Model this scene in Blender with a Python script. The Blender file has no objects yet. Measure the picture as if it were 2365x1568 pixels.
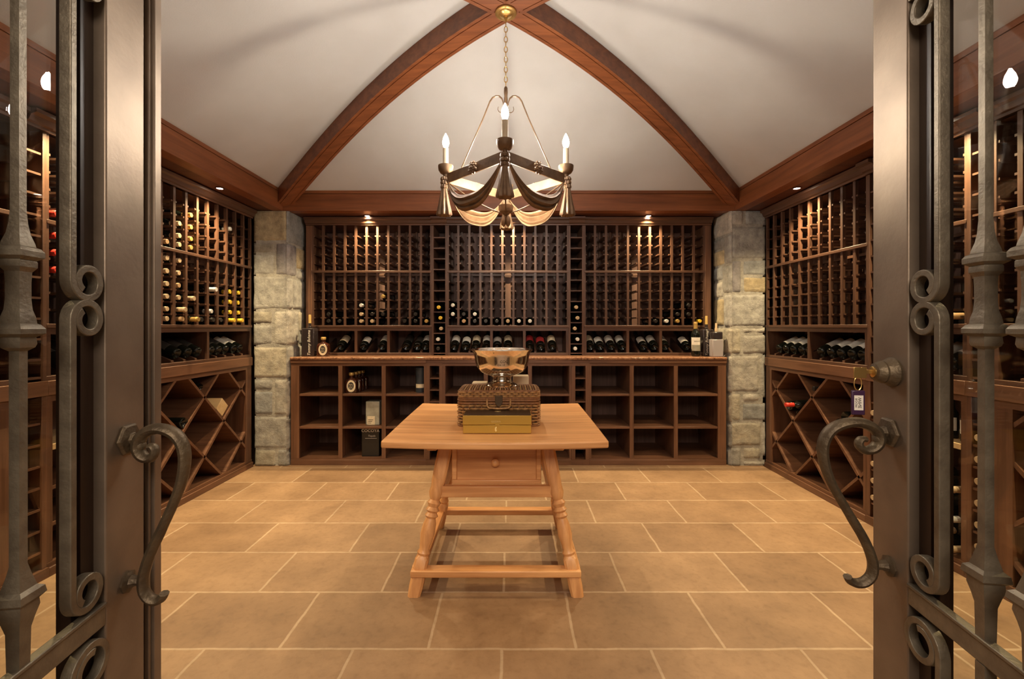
import bpy, bmesh, math, random
from mathutils import Vector, Matrix, noise, Quaternion
random.seed(7)
S = bpy.context.scene
COL = S.collection
PI = math.pi

# ------------------------------------------------------------------ camera
CAMX, CAMZ, F, CX, CY = 0.022, 1.175, 1020.0, 1181.0, 755.0
cd = bpy.data.cameras.new('camera'); cam = bpy.data.objects.new('camera', cd); COL.objects.link(cam)
cam.location = (CAMX, 0, CAMZ); cam.rotation_euler = (PI/2, 0, 0)
cd.sensor_fit = 'HORIZONTAL'; cd.sensor_width = 36.0; cd.lens = F/2365*36
cd.shift_x = (1182.5-CX)/2365; cd.shift_y = -(784-CY)/2365
cd.clip_start = 0.02; cd.clip_end = 60
S.camera = cam

# ------------------------------------------------------------------ world, exposure, hall light
S.view_settings.view_transform = 'Standard'; S.view_settings.look = 'None'
S.view_settings.gamma = 1.0; S.view_settings.use_curve_mapping = False
S.view_settings.exposure = 0.90
w = bpy.data.worlds.new('world'); S.world = w; w.use_nodes = True
w.node_tree.nodes['Background'].inputs[0].default_value = (1.0, 0.80, 0.62, 1)
w.node_tree.nodes['Background'].inputs[1].default_value = 0.20

def area_light(name, loc, target, size, sizey, power, col):
    l = bpy.data.lights.new(name, 'AREA'); l.shape = 'RECTANGLE'; l.size = size; l.size_y = sizey
    l.energy = power; l.color = col
    o = bpy.data.objects.new(name, l); COL.objects.link(o); o.location = loc
    d = Vector(target)-Vector(loc); o.rotation_euler = d.to_track_quat('-Z', 'Y').to_euler()
    return o
area_light('hall_light', (0.0, -1.3, 2.5), (0.0, 2.0, 0.5), 1.6, 0.8, 36, (1.0, 0.84, 0.68))

BULB = 285.0        # emission of the candle bulbs
SPOT = 68.0         # watts of every recessed spot

# ------------------------------------------------------------------ materials
def mat_base(name):
    m = bpy.data.materials.new(name); m.use_nodes = True
    nt = m.node_tree; b = nt.nodes['Principled BSDF']
    return m, nt, b
def nd(nt, t, **kw):
    n = nt.nodes.new(t)
    for k, v in kw.items(): setattr(n, k, v)
    return n
def flat(name, col, rough=0.5, metal=0.0, spec=None, bump=0.0, bscale=200, noise_amt=0.0, nscale=20, col2=None, coat=0.0):
    m, nt, b = mat_base(name)
    b.inputs['Base Color'].default_value = (*col, 1); b.inputs['Roughness'].default_value = rough
    b.inputs['Metallic'].default_value = metal
    if spec is not None: b.inputs['Specular IOR Level'].default_value = spec
    if coat: b.inputs['Coat Weight'].default_value = coat
    tc = nd(nt, 'ShaderNodeTexCoord')
    if col2:
        n = nd(nt, 'ShaderNodeTexNoise'); n.inputs['Scale'].default_value = nscale; n.inputs['Detail'].default_value = 5
        nt.links.new(tc.outputs['Object'], n.inputs['Vector'])
        r = nd(nt, 'ShaderNodeValToRGB'); r.color_ramp.elements[0].position = .35; r.color_ramp.elements[1].position = .68
        r.color_ramp.elements[0].color = (*col, 1); r.color_ramp.elements[1].color = (*col2, 1)
        nt.links.new(n.outputs['Fac'], r.inputs['Fac']); nt.links.new(r.outputs['Color'], b.inputs['Base Color'])
    if bump:
        n2 = nd(nt, 'ShaderNodeTexNoise'); n2.inputs['Scale'].default_value = bscale; n2.inputs['Detail'].default_value = 4
        nt.links.new(tc.outputs['Object'], n2.inputs['Vector'])
        bp = nd(nt, 'ShaderNodeBump'); bp.inputs['Strength'].default_value = bump; bp.inputs['Distance'].default_value = .004
        nt.links.new(n2.outputs['Fac'], bp.inputs['Height']); nt.links.new(bp.outputs['Normal'], b.inputs['Normal'])
    return m
def wood(name, c1, c2, rough=0.45, axis='z', scale=1.0, bump=0.15, knots=False):
    m, nt, b = mat_base(name)
    tc = nd(nt, 'ShaderNodeTexCoord'); mp = nd(nt, 'ShaderNodeMapping')
    s = {'x': (1.6, 28, 28), 'y': (28, 1.6, 28), 'z': (28, 28, 1.6)}[axis]
    mp.inputs['Scale'].default_value = tuple(v*scale for v in s)
    nt.links.new(tc.outputs['Object'], mp.inputs['Vector'])
    n = nd(nt, 'ShaderNodeTexNoise'); n.inputs['Scale'].default_value = 1.0; n.inputs['Detail'].default_value = 7
    n.inputs['Roughness'].default_value = .62; n.inputs['Distortion'].default_value = .5
    nt.links.new(mp.outputs['Vector'], n.inputs['Vector'])
    n3 = nd(nt, 'ShaderNodeTexNoise'); n3.inputs['Scale'].default_value = 3.0; n3.inputs['Detail'].default_value = 3
    nt.links.new(tc.outputs['Object'], n3.inputs['Vector'])
    mx0 = nd(nt, 'ShaderNodeMath', operation='MULTIPLY_ADD'); mx0.inputs[1].default_value = .35; 
    nt.links.new(n3.outputs['Fac'], mx0.inputs[0]); nt.links.new(n.outputs['Fac'], mx0.inputs[2])
    r = nd(nt, 'ShaderNodeValToRGB'); r.color_ramp.elements[0].position = .48; r.color_ramp.elements[1].position = .90
    r.color_ramp.elements[0].color = (*c1, 1); r.color_ramp.elements[1].color = (*c2, 1)
    nt.links.new(mx0.outputs[0], r.inputs['Fac']); nt.links.new(r.outputs['Color'], b.inputs['Base Color'])
    b.inputs['Roughness'].default_value = rough
    bp = nd(nt, 'ShaderNodeBump'); bp.inputs['Strength'].default_value = bump; bp.inputs['Distance'].default_value = .003
    nt.links.new(n.outputs['Fac'], bp.inputs['Height']); nt.links.new(bp.outputs['Normal'], b.inputs['Normal'])
    return m
M = {}
R1, R2 = (0.048, 0.021, 0.012), (0.120, 0.055, 0.031)
for ax in 'xyz':
    M['rack_'+ax] = wood('rack wood grain '+ax, R1, R2, .42, ax)
    M['cab_'+ax] = wood('cabinet wood grain '+ax, (0.078, 0.032, 0.016), (0.185, 0.083, 0.043), .42, ax)
    M['beam_'+ax] = wood('beam wood grain '+ax, (0.135, 0.040, 0.014), (0.255, 0.085, 0.030), .42, ax)
    M['table_'+ax] = wood('old pine grain '+ax, (0.500, 0.215, 0.076), (0.820, 0.430, 0.175), .40, ax, bump=.3)
    M['pale_'+ax] = wood('pale crate wood '+ax, (0.50, 0.32, 0.15), (0.66, 0.46, 0.25), .5, ax)
M['panel'] = wood('rack back panel', (0.085, 0.042, 0.031), (0.185, 0.095, 0.068), .6, 'z')
M['soffit'] = wood('soffit wood', (0.060, 0.016, 0.009), (0.115, 0.035, 0.018), .5, 'x')
M['plaster'] = flat('plaster', (0.50, 0.50, 0.495), .85, bump=.12, bscale=140, col2=(0.555, 0.56, 0.56), nscale=2.2)
M['wallpaint'] = flat('dark wall', (0.13, 0.075, 0.045), .8, col2=(0.17, 0.10, 0.06), nscale=3)
M['bronze'] = flat('bronze door metal', (0.21, 0.160, 0.118), .46, .62, bump=.10, bscale=90, col2=(0.30, 0.235, 0.175), nscale=7)
M['iron'] = flat('wrought iron', (0.155, 0.128, 0.092), .46, .55, bump=.25, bscale=160, col2=(0.235, 0.20, 0.145), nscale=30)
M['darkiron'] = flat('hammered handle iron', (0.095, 0.068, 0.042), .52, .6, bump=.6, bscale=90, col2=(0.15, 0.11, 0.065), nscale=30)
M['stop'] = wood('dark glazing stop', (0.022, 0.011, 0.007), (0.05, 0.026, 0.016), .4, 'z')
M['bottle'] = flat('dark bottle glass', (0.006, 0.007, 0.005), .06, 0, .45)
M['amber'] = flat('amber spirit glass', (0.045, 0.011, 0.004), .06, 0, .6, coat=.6)
M['cap_gold'] = flat('gold capsule', (0.48, 0.30, 0.09), .35, .4)
M['cap_yellow'] = flat('yellow capsule', (0.66, 0.42, 0.03), .4)
M['cap_cream'] = flat('cream cork', (0.44, 0.31, 0.18), .55)
M['cap_white'] = flat('white capsule', (0.58, 0.55, 0.50), .4)
M['cap_red'] = flat('red capsule', (0.55, 0.035, 0.02), .4)
M['cap_black'] = flat('black capsule', (0.02, 0.016, 0.014), .3)
M['cap_tan'] = flat('tan capsule', (0.38, 0.23, 0.11), .45)
M['cork_end'] = flat('cork end', (0.50, 0.33, 0.18), .7)
M['lab_white'] = flat('white paper label', (0.74, 0.69, 0.60), .7, col2=(0.68, 0.62, 0.53), nscale=60)
M['lab_cream'] = flat('cream paper label', (0.70, 0.58, 0.40), .7, col2=(0.62, 0.50, 0.33), nscale=60)
M['lab_grey'] = flat('grey paper label', (0.42, 0.37, 0.32), .7, col2=(0.5, 0.45, 0.39), nscale=60)
M['lab_red'] = flat('red paper label', (0.42, 0.03, 0.03), .6)
M['lab_black'] = flat('black paper label', (0.03, 0.025, 0.02), .5)
M['ink'] = flat('dark ink', (0.03, 0.022, 0.018), .6)
M['silver'] = flat('polished silver', (0.86, 0.80, 0.70), .10, 1.0)
M['goldcard'] = flat('gold gift card', (0.52, 0.31, 0.05), .38, .45, bump=.06, bscale=300)
M['goldink'] = flat('bright gold print', (0.85, 0.68, 0.32), .3, .8)
M['wicker'] = flat('wicker', (0.17, 0.065, 0.022), .45, col2=(0.28, 0.12, 0.045), nscale=70)
M['wickerlight'] = flat('pale wicker', (0.46, 0.25, 0.10), .45, col2=(0.30, 0.14, 0.05), nscale=80)
M['wickerdark'] = flat('dark wicker', (0.055, 0.022, 0.010), .5)
M['latch'] = flat('dark latch metal', (0.09, 0.055, 0.03), .4, .6)
M['antique'] = flat('antique gilt bronze', (0.150, 0.088, 0.048), .50, .25, bump=.15, bscale=120, col2=(0.24, 0.145, 0.08), nscale=25)
M['gilt'] = flat('gilt lining', (0.50, 0.31, 0.12), .45, .3)
M['brass'] = flat('brass', (0.62, 0.40, 0.14), .28, .9)
M['candle'] = flat('candle sleeve', (0.72, 0.62, 0.45), .5)
M['creambox'] = flat('cream cardboard', (0.70, 0.55, 0.36), .7)
M['tin'] = flat('grey green tin', (0.30, 0.29, 0.23), .4, .3, col2=(0.42, 0.41, 0.34), nscale=18)
M['blackbox'] = flat('black gift box', (0.012, 0.010, 0.009), .35)
M['frost'] = flat('frosted grey glass', (0.34, 0.30, 0.30), .25, 0)
M['smoke'] = flat('smoked dark glass', (0.030, 0.022, 0.022), .12, 0, .6)
M['purple'] = flat('purple key tag plastic', (0.045, 0.018, 0.05), .3)
M['bluegrey'] = flat('dark grey canister', (0.035, 0.042, 0.05), .4)

def emit(name, col, strength):
    m, nt, b = mat_base(name)
    b.inputs['Base Color'].default_value = (1, .9, .75, 1)
    b.inputs['Emission Color'].default_value = (*col, 1); b.inputs['Emission Strength'].default_value = strength
    return m
M['bulb'] = emit('lit candle bulb', (1.0, 0.92, 0.82), BULB)
M['bulb_inner'] = emit('lit inner candle bulb', (1.0, 0.84, 0.62), BULB*2.4)
M['spotlens'] = emit('lit spot lens', (1.0, 0.84, 0.64), 30)

def glass_mat():
    m = bpy.data.materials.new('door glass'); m.use_nodes = True; nt = m.node_tree
    nt.nodes.remove(nt.nodes['Principled BSDF'])
    out = nt.nodes['Material Output']
    t = nd(nt, 'ShaderNodeBsdfTransparent'); t.inputs[0].default_value = (.93, .94, .92, 1)
    g = nd(nt, 'ShaderNodeBsdfGlossy'); g.inputs['Roughness'].default_value = 0.0
    ge = nd(nt, 'ShaderNodeNewGeometry'); dt = nd(nt, 'ShaderNodeVectorMath', operation='DOT_PRODUCT')
    nt.links.new(ge.outputs['Normal'], dt.inputs[0]); nt.links.new(ge.outputs['Incoming'], dt.inputs[1])
    ab = nd(nt, 'ShaderNodeMath', operation='ABSOLUTE'); nt.links.new(dt.outputs['Value'], ab.inputs[0])
    om = nd(nt, 'ShaderNodeMath', operation='SUBTRACT'); om.inputs[0].default_value = 1; nt.links.new(ab.outputs[0], om.inputs[1])
    fr = nd(nt, 'ShaderNodeMath', operation='POWER'); fr.inputs[1].default_value = 5; nt.links.new(om.outputs[0], fr.inputs[0])
    k = nd(nt, 'ShaderNodeMath', operation='MULTIPLY_ADD'); k.inputs[1].default_value = .9; k.inputs[2].default_value = .035; k.use_clamp = True
    mx = nd(nt, 'ShaderNodeMixShader')
    nt.links.new(fr.outputs[0], k.inputs[0]); nt.links.new(k.outputs[0], mx.inputs[0])
    nt.links.new(t.outputs[0], mx.inputs[1]); nt.links.new(g.outputs[0], mx.inputs[2])
    nt.links.new(mx.outputs[0], out.inputs['Surface'])
    return m
M['glass'] = glass_mat()

def floor_mat():
    m, nt, b = mat_base('limestone tiles')
    tc = nd(nt, 'ShaderNodeTexCoord'); mp = nd(nt, 'ShaderNodeMapping')
    mp.inputs['Location'].default_value = (0.012+0.543*0.0, -2.302+0.3455*8, 0)
    nt.links.new(tc.outputs['Object'], mp.inputs['Vector'])
    def brick(c1, c2, cm, mort, smooth):
        br = nd(nt, 'ShaderNodeTexBrick')
        br.offset = 0.5; br.offset_frequency = 2; br.squash = 1.0
        br.inputs['Scale'].default_value = 1.0; br.inputs['Mortar Size'].default_value = mort
        br.inputs['Mortar Smooth'].default_value = smooth
        br.inputs['Brick Width'].default_value = .543; br.inputs['Row Height'].default_value = .3455
        br.inputs['Color1'].default_value = (*c1, 1); br.inputs['Color2'].default_value = (*c2, 1); br.inputs['Mortar'].default_value = (*cm, 1)
        br.inputs['Bias'].default_value = 0.0
        nt.links.new(wn.outputs[0], br.inputs['Vector'])
        return br
    # slightly wandering joints
    nz = nd(nt, 'ShaderNodeTexNoise'); nz.inputs['Scale'].default_value = 9; nz.inputs['Detail'].default_value = 2
    nt.links.new(mp.outputs['Vector'], nz.inputs['Vector'])
    sb = nd(nt, 'ShaderNodeVectorMath', operation='SUBTRACT'); sb.inputs[1].default_value = (.5, .5, .5)
    nt.links.new(nz.outputs['Color'], sb.inputs[0])
    sc = nd(nt, 'ShaderNodeVectorMath', operation='SCALE'); sc.inputs['Scale'].default_value = .010
    nt.links.new(sb.outputs[0], sc.inputs[0])
    wn = nd(nt, 'ShaderNodeVectorMath', operation='ADD')
    nt.links.new(mp.outputs['Vector'], wn.inputs[0]); nt.links.new(sc.outputs[0], wn.inputs[1])
    br = brick((0.240, 0.138, 0.072), (0.320, 0.194, 0.106), (0.42, 0.295, 0.19), .0075, .6)
    n = nd(nt, 'ShaderNodeTexNoise'); n.inputs['Scale'].default_value = 3.2; n.inputs['Detail'].default_value = 9; n.inputs['Roughness'].default_value = .68
    nt.links.new(tc.outputs['Object'], n.inputs['Vector'])
    r = nd(nt, 'ShaderNodeValToRGB'); r.color_ramp.elements[0].position = .30; r.color_ramp.elements[1].position = .72
    r.color_ramp.elements[0].color = (.58, .52, .46, 1); r.color_ramp.elements[1].color = (1.22, 1.22, 1.20, 1)
    nt.links.new(n.outputs['Fac'], r.inputs['Fac'])
    mx = nd(nt, 'ShaderNodeMix', data_type='RGBA', blend_type='MULTIPLY'); mx.inputs['Factor'].default_value = .8
    nt.links.new(br.outputs['Color'], mx.inputs['A']); nt.links.new(r.outputs['Color'], mx.inputs['B'])
    n4 = nd(nt, 'ShaderNodeTexNoise'); n4.inputs['Scale'].default_value = 38; n4.inputs['Detail'].default_value = 5
    nt.links.new(tc.outputs['Object'], n4.inputs['Vector'])
    r4 = nd(nt, 'ShaderNodeValToRGB'); r4.color_ramp.elements[0].position = .28; r4.color_ramp.elements[1].position = .5
    r4.color_ramp.elements[0].color = (.72, .66, .58, 1); r4.color_ramp.elements[1].color = (1, 1, 1, 1)
    nt.links.new(n4.outputs['Fac'], r4.inputs['Fac'])
    mx2 = nd(nt, 'ShaderNodeMix', data_type='RGBA', blend_type='MULTIPLY'); mx2.inputs['Factor'].default_value = .5
    nt.links.new(mx.outputs['Result'], mx2.inputs['A']); nt.links.new(r4.outputs['Color'], mx2.inputs['B'])
    nt.links.new(mx2.outputs['Result'], b.inputs['Base Color'])
    b.inputs['Roughness'].default_value = .55
    bp = nd(nt, 'ShaderNodeBump'); bp.inputs['Strength'].default_value = .35; bp.inputs['Distance'].default_value = .004
    nt.links.new(n.outputs['Fac'], bp.inputs['Height'])
    bp2 = nd(nt, 'ShaderNodeBump'); bp2.inputs['Strength'].default_value = .4; bp2.inputs['Distance'].default_value = .002; bp2.invert = True
    nt.links.new(br.outputs['Fac'], bp2.inputs['Height']); nt.links.new(bp.outputs['Normal'], bp2.inputs['Normal'])
    nt.links.new(bp2.outputs['Normal'], b.inputs['Normal'])
    return m
M['floor'] = floor_mat()

def stone_mat():
    m, nt, b = mat_base('rough fieldstone')
    at = nd(nt, 'ShaderNodeAttribute'); at.attribute_name = 'stone'
    tc = nd(nt, 'ShaderNodeTexCoord')
    n = nd(nt, 'ShaderNodeTexNoise'); n.inputs['Scale'].default_value = 16; n.inputs['Detail'].default_value = 8; n.inputs['Roughness'].default_value = .7
    nt.links.new(tc.outputs['Object'], n.inputs['Vector'])
    r = nd(nt, 'ShaderNodeValToRGB'); r.color_ramp.elements[0].position = .3; r.color_ramp.elements[1].position = .7
    r.color_ramp.elements[0].color = (.58, .57, .56, 1); r.color_ramp.elements[1].color = (1.28, 1.25, 1.18, 1)
    nt.links.new(n.outputs['Fac'], r.inputs['Fac'])
    mx = nd(nt, 'ShaderNodeMix', data_type='RGBA', blend_type='MULTIPLY'); mx.inputs['Factor'].default_value = 1
    nt.links.new(at.outputs['Color'], mx.inputs['A']); nt.links.new(r.outputs['Color'], mx.inputs['B'])
    nt.links.new(mx.outputs['Result'], b.inputs['Base Color']); b.inputs['Roughness'].default_value = .85
    n2 = nd(nt, 'ShaderNodeTexNoise'); n2.inputs['Scale'].default_value = 45; n2.inputs['Detail'].default_value = 8; n2.inputs['Roughness'].default_value = .7
    nt.links.new(tc.outputs['Object'], n2.inputs['Vector'])
    bp = nd(nt, 'ShaderNodeBump'); bp.inputs['Strength'].default_value = .9; bp.inputs['Distance'].default_value = .010
    nt.links.new(n2.outputs['Fac'], bp.inputs['Height']); nt.links.new(bp.outputs['Normal'], b.inputs['Normal'])
    return m
M['stone'] = stone_mat()

def granite_mat():
    m, nt, b = mat_base('speckled granite')
    tc = nd(nt, 'ShaderNodeTexCoord')
    n = nd(nt, 'ShaderNodeTexNoise'); n.inputs['Scale'].default_value = 55; n.inputs['Detail'].default_value = 6; n.inputs['Roughness'].default_value = .75
    nt.links.new(tc.outputs['Object'], n.inputs['Vector'])
    r = nd(nt, 'ShaderNodeValToRGB'); cr = r.color_ramp
    cr.elements[0].position = .34; cr.elements[0].color = (.05, .022, .014, 1)
    cr.elements[1].position = .46; cr.elements[1].color = (.26, .12, .065, 1)
    e = cr.elements.new(.62); e.color = (.40, .21, .12, 1); e = cr.elements.new(.75); e.color = (.52, .34, .22, 1)
    nt.links.new(n.outputs['Fac'], r.inputs['Fac']); nt.links.new(r.outputs['Color'], b.inputs['Base Color'])
    b.inputs['Roughness'].default_value = .16
    return m
M['granite'] = granite_mat()

# ------------------------------------------------------------------ mesh builder
class MB:
    def __init__(s, flip=1): s.v = []; s.f = []; s.flip = flip; s.col = []
    def add(s, vs, fs, col=None):
        o = len(s.v)
        s.v += [tuple(p) for p in vs]; s.f += [tuple(i+o for i in f) for f in fs]
        s.col += [col]*len(fs)
        return s
    def box(s, x0, x1, y0, y1, z0, z1):
        v = [(x, y, z) for z in (z0, z1) for y in (y0, y1) for x in (x0, x1)]
        return s.add(v, [(0, 2, 3, 1), (4, 5, 7, 6), (0, 1, 5, 4), (2, 6, 7, 3), (0, 4, 6, 2), (1, 3, 7, 5)])
    def prism(s, poly, axis, a0, a1):
        """poly in the two other axes (x: (y,z), y: (x,z), z: (x,y)), extruded along axis"""
        def P(p, a):
            return {'x': (a, p[0], p[1]), 'y': (p[0], a, p[1]), 'z': (p[0], p[1], a)}[axis]
        n = len(poly)
        v = [P(p, a0) for p in poly] + [P(p, a1) for p in poly]
        f = [tuple(range(n-1, -1, -1)), tuple(range(n, 2*n))]
        f += [(i, (i+1) % n, n+(i+1) % n, n+i) for i in range(n)]
        return s.add(v, f)
    def lathe(s, prof, n=24, c=(0, 0, 0), mod=None, sx=1, sy=1, axis='z', phase=0.0):
        """prof: (r, h)"""
        v = []
        for r, h in prof:
            for i in range(n):
                a = 2*PI*i/n+phase
                q = r*(mod(a, h) if mod else 1)
                p = (q*math.cos(a)*sx, q*math.sin(a)*sy, h)
                if axis == 'x': p = (p[2], p[0], p[1])
                if axis == 'y': p = (p[0], p[2], -p[1])
                v.append((p[0]+c[0], p[1]+c[1], p[2]+c[2]))
        f = []
        for k in range(len(prof)-1):
            for i in range(n):
                j = (i+1) % n
                f.append((k*n+i, k*n+j, (k+1)*n+j, (k+1)*n+i))
        f.append(tuple(range(n-1, -1, -1))); L = (len(prof)-1)*n
        f.append(tuple(range(L, L+n)))
        return s.add(v, f)
    def sq(s, prof, c):
        """square baluster: (z, half width)"""
        v = []
        for z, h in prof:
            for a, b in ((-1, -1), (1, -1), (1, 1), (-1, 1)): v.append((c[0]+a*h, c[1]+b*h, z))
        f = []
        for k in range(len(prof)-1):
            for i in range(4):
                j = (i+1) % 4; f.append((k*4+i, k*4+j, k*4+4+j, k*4+4+i))
        L = (len(prof)-1)*4
        f += [(3, 2, 1, 0), (L, L+1, L+2, L+3)]
        return s.add(v, f)
    def sweep(s, path, w, h, side, taper=None, n=4):
        """bar of section w (along side) x h swept along path; side is the fixed sideways direction"""
        side = Vector(side).normalized(); P = [Vector(p) for p in path]; v = []; m = len(P)
        for i, p in enumerate(P):
            t = (P[min(i+1, m-1)]-P[max(i-1, 0)]).normalized()
            nr = side.cross(t).normalized()
            k = taper(i/(m-1)) if taper else 1
            if n == 4:
                for a, b in ((-1, -1), (1, -1), (1, 1), (-1, 1)): v.append(p+side*(a*w/2*k)+nr*(b*h/2*k))
            else:
                for q in range(n):
                    a = 2*PI*q/n; v.append(p+side*(math.cos(a)*w/2*k)+nr*(math.sin(a)*h/2*k))
        f = []
        for k in range(m-1):
            for i in range(n):
                j = (i+1) % n; f.append((k*n+i, k*n+j, (k+1)*n+j, (k+1)*n+i))
        L = (m-1)*n
        f += [tuple(range(n-1, -1, -1)), tuple(range(L, L+n))]
        return s.add(v, f)
    def tube(s, path, r, n=8, closed=False, taper=None):
        P = [Vector(p) for p in path]; m = len(P); v = []
        t0 = (P[1]-P[0]).normalized(); up = Vector((0, 0, 1)) if abs(t0.z) < .9 else Vector((1, 0, 0))
        nr = (up-t0*up.dot(t0)).normalized()
        for i, p in enumerate(P):
            if closed: t = (P[(i+1) % m]-P[i-1]).normalized()
            else: t = (P[min(i+1, m-1)]-P[max(i-1, 0)]).normalized()
            nr = (nr-t*nr.dot(t)).normalized(); bn = t.cross(nr)
            k = r*(taper(i/(m-1)) if taper else 1)
            for q in range(n):
                a = 2*PI*q/n; v.append(p+nr*(math.cos(a)*k)+bn*(math.sin(a)*k))
        f = []
        for k in range(m if closed else m-1):
            k2 = (k+1) % m
            for i in range(n):
                j = (i+1) % n; f.append((k*n+i, k*n+j, k2*n+j, k2*n+i))
        if not closed:
            L = (m-1)*n; f += [tuple(range(n-1, -1, -1)), tuple(range(L, L+n))]
        return s.add(v, f)
    def ball(s, c, r, n=10, sx=1, sy=1, sz=1):
        k = max(4, n//2)
        prof = [(r*max(.02, math.sin(PI*i/k)), -r*math.cos(PI*i/k)) for i in range(k+1)]
        o = MB().lathe(prof, n)
        return s.add([(c[0]+p[0]*sx, c[1]+p[1]*sy, c[2]+p[2]*sz) for p in o.v], o.f)
    def grid(s, pts):
        """pts: rows of points"""
        n = len(pts[0]); v = [p for r in pts for p in r]
        f = [(a*n+b, a*n+b+1, (a+1)*n+b+1, (a+1)*n+b) for a in range(len(pts)-1) for b in range(n-1)]
        return s.add(v, f)
    def mesh(s, name, smooth=35):
        me = bpy.data.meshes.new(name)
        v = [(p[0], p[1]*s.flip, p[2]) for p in s.v]
        f = [tuple(reversed(q)) if s.flip < 0 else q for q in s.f]
        me.from_pydata(v, [], f); me.update()
        bm = bmesh.new(); bm.from_mesh(me); bmesh.ops.recalc_face_normals(bm, faces=bm.faces); bm.to_mesh(me); bm.free()
        if smooth:
            me.polygons.foreach_set('use_smooth', [True]*len(me.polygons))
            me.set_sharp_from_angle(angle=math.radians(smooth))
        return me
    def build(s, name, mat, parent=None, smooth=35, bevel=0.0, solid=0.0):
        me = s.mesh(name, smooth)
        o = bpy.data.objects.new(name, me); COL.objects.link(o)
        if mat is not None: me.materials.append(M[mat] if isinstance(mat, str) else mat)
        if parent: o.parent = parent
        if solid:
            md = o.modifiers.new('solidify', 'SOLIDIFY'); md.thickness = solid; md.offset = 0
        if bevel:
            md = o.modifiers.new('bevel', 'BEVEL'); md.width = bevel; md.segments = 2; md.limit_method = 'ANGLE'; md.angle_limit = math.radians(40)
        return o

def tag(o, label=None, cat=None, group=None, kind=None):
    if label: o['label'] = label
    if cat: o['category'] = cat
    if group: o['group'] = group
    if kind: o['kind'] = kind
    return o
def thing(name, label, cat, loc=(0, 0, 0), rz=0.0, group=None):
    o = bpy.data.objects.new(name, None); COL.objects.link(o)
    o.location = loc; o.rotation_euler = (0, 0, rz); o.empty_display_size = .1
    return tag(o, label, cat, group)
def struct(o, label=None, cat=None):
    return tag(o, label, cat, None, 'structure')
ORD = ['first', 'second', 'third', 'fourth', 'fifth', 'sixth', 'seventh', 'eighth', 'ninth', 'tenth', 'eleventh', 'twelfth']
def text(name, body, size, mat, parent, M4, depth=.0004, shear=0.0, sx=1.0):
    c = bpy.data.curves.new(name, 'FONT'); c.body = body; c.size = size; c.extrude = depth; c.shear = shear
    c.align_x = 'CENTER'; c.align_y = 'CENTER'; c.resolution_u = 3
    t = bpy.data.objects.new(name, c); COL.objects.link(t)
    bpy.context.view_layer.update()
    me = bpy.data.meshes.new_from_object(t.evaluated_get(bpy.context.evaluated_depsgraph_get()))
    bpy.data.objects.remove(t)
    me.transform(M4 @ Matrix.Diagonal((sx, 1, 1, 1)))
    me.name = name; me.materials.clear(); me.materials.append(M[mat])
    o = bpy.data.objects.new(name, me); COL.objects.link(o); o.parent = parent
    return o
def frame(loc, xdir, ydir):
    x = Vector(xdir).normalized(); z = x.cross(Vector(ydir)).normalized(); y = z.cross(x)
    return Matrix(((x.x, y.x, z.x, loc[0]), (x.y, y.y, z.y, loc[1]), (x.z, y.z, z.z, loc[2]), (0, 0, 0, 1)))
def WX(px, Y): return (px-CX)/F*Y+CAMX
def WZ(py, Y): return CAMZ-(py-CY)/F*Y

# ------------------------------------------------------------------ the room
XW, YB, YF = 2.50, 4.30, 0.30          # side walls, back wall, front wall inner face
BX, YC, HY = 1.91, 2.25, 1.484         # half span of the vault in x, its centre, half span in y
BY0, BY1 = YC-HY, YC+HY
ZS, ZB = 2.157, 2.343                  # beam bottom, beam top

o = MB().box(-XW-.1, XW+.1, -2.2, YB+.1, -.06, 0).build('floor', 'floor'); struct(o, 'tan limestone tiles in running bond with pale joints', 'floor')
o = MB().box(-XW-.1, XW+.1, YB, YB+.1, 0, 2.3).build('wall_back', 'wallpaint'); struct(o, 'dark wall behind the back wine racks', 'wall')
o = MB().box(-XW-.1, -XW, YF-.2, YB, 0, 2.3).build('wall_left', 'wallpaint'); struct(o, 'dark wall behind the left wine racks', 'wall')
o = MB().box(XW, XW+.1, YF-.2, YB, 0, 2.3).build('wall_right', 'wallpaint'); struct(o, 'dark wall behind the right wine racks', 'wall')
b = MB().box(-XW, -.70, YF-.2, YF, 0, 2.3).box(.775, XW, YF-.2, YF, 0, 2.3).box(-.70, .775, YF-.2, YF, 2.14, 2.3)
struct(b.build('wall_front', 'wallpaint'), 'wall around the double doorway', 'wall')

def zrib(t): return 2.779-.645*t*t+.056*t**6
def zpl(t): return zrib(t)+.115+.035*t
N = 28
b = MB()
# four curved cells, each row of points parallel to its wall
for k in range(4):
    rows = []
    for i in range(N+1):
        t = 1.03*i/N; row = []
        for j in range(N+1):
            q = -1+2*j/N
            if k == 0: p = (q*t*BX, YC+t*HY)
            elif k == 1: p = (-q*t*BX, YC-t*HY)
            elif k == 2: p = (t*BX, YC-q*t*HY)
            else: p = (-t*BX, YC+q*t*HY)
            row.append((p[0], p[1], zpl(t)))
        rows.append(row)
    b.grid(rows)
o = b.build('ceiling', 'plaster', smooth=25, solid=.02); struct(o, 'cream plaster vault of four curved cells', 'ceiling')

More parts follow.
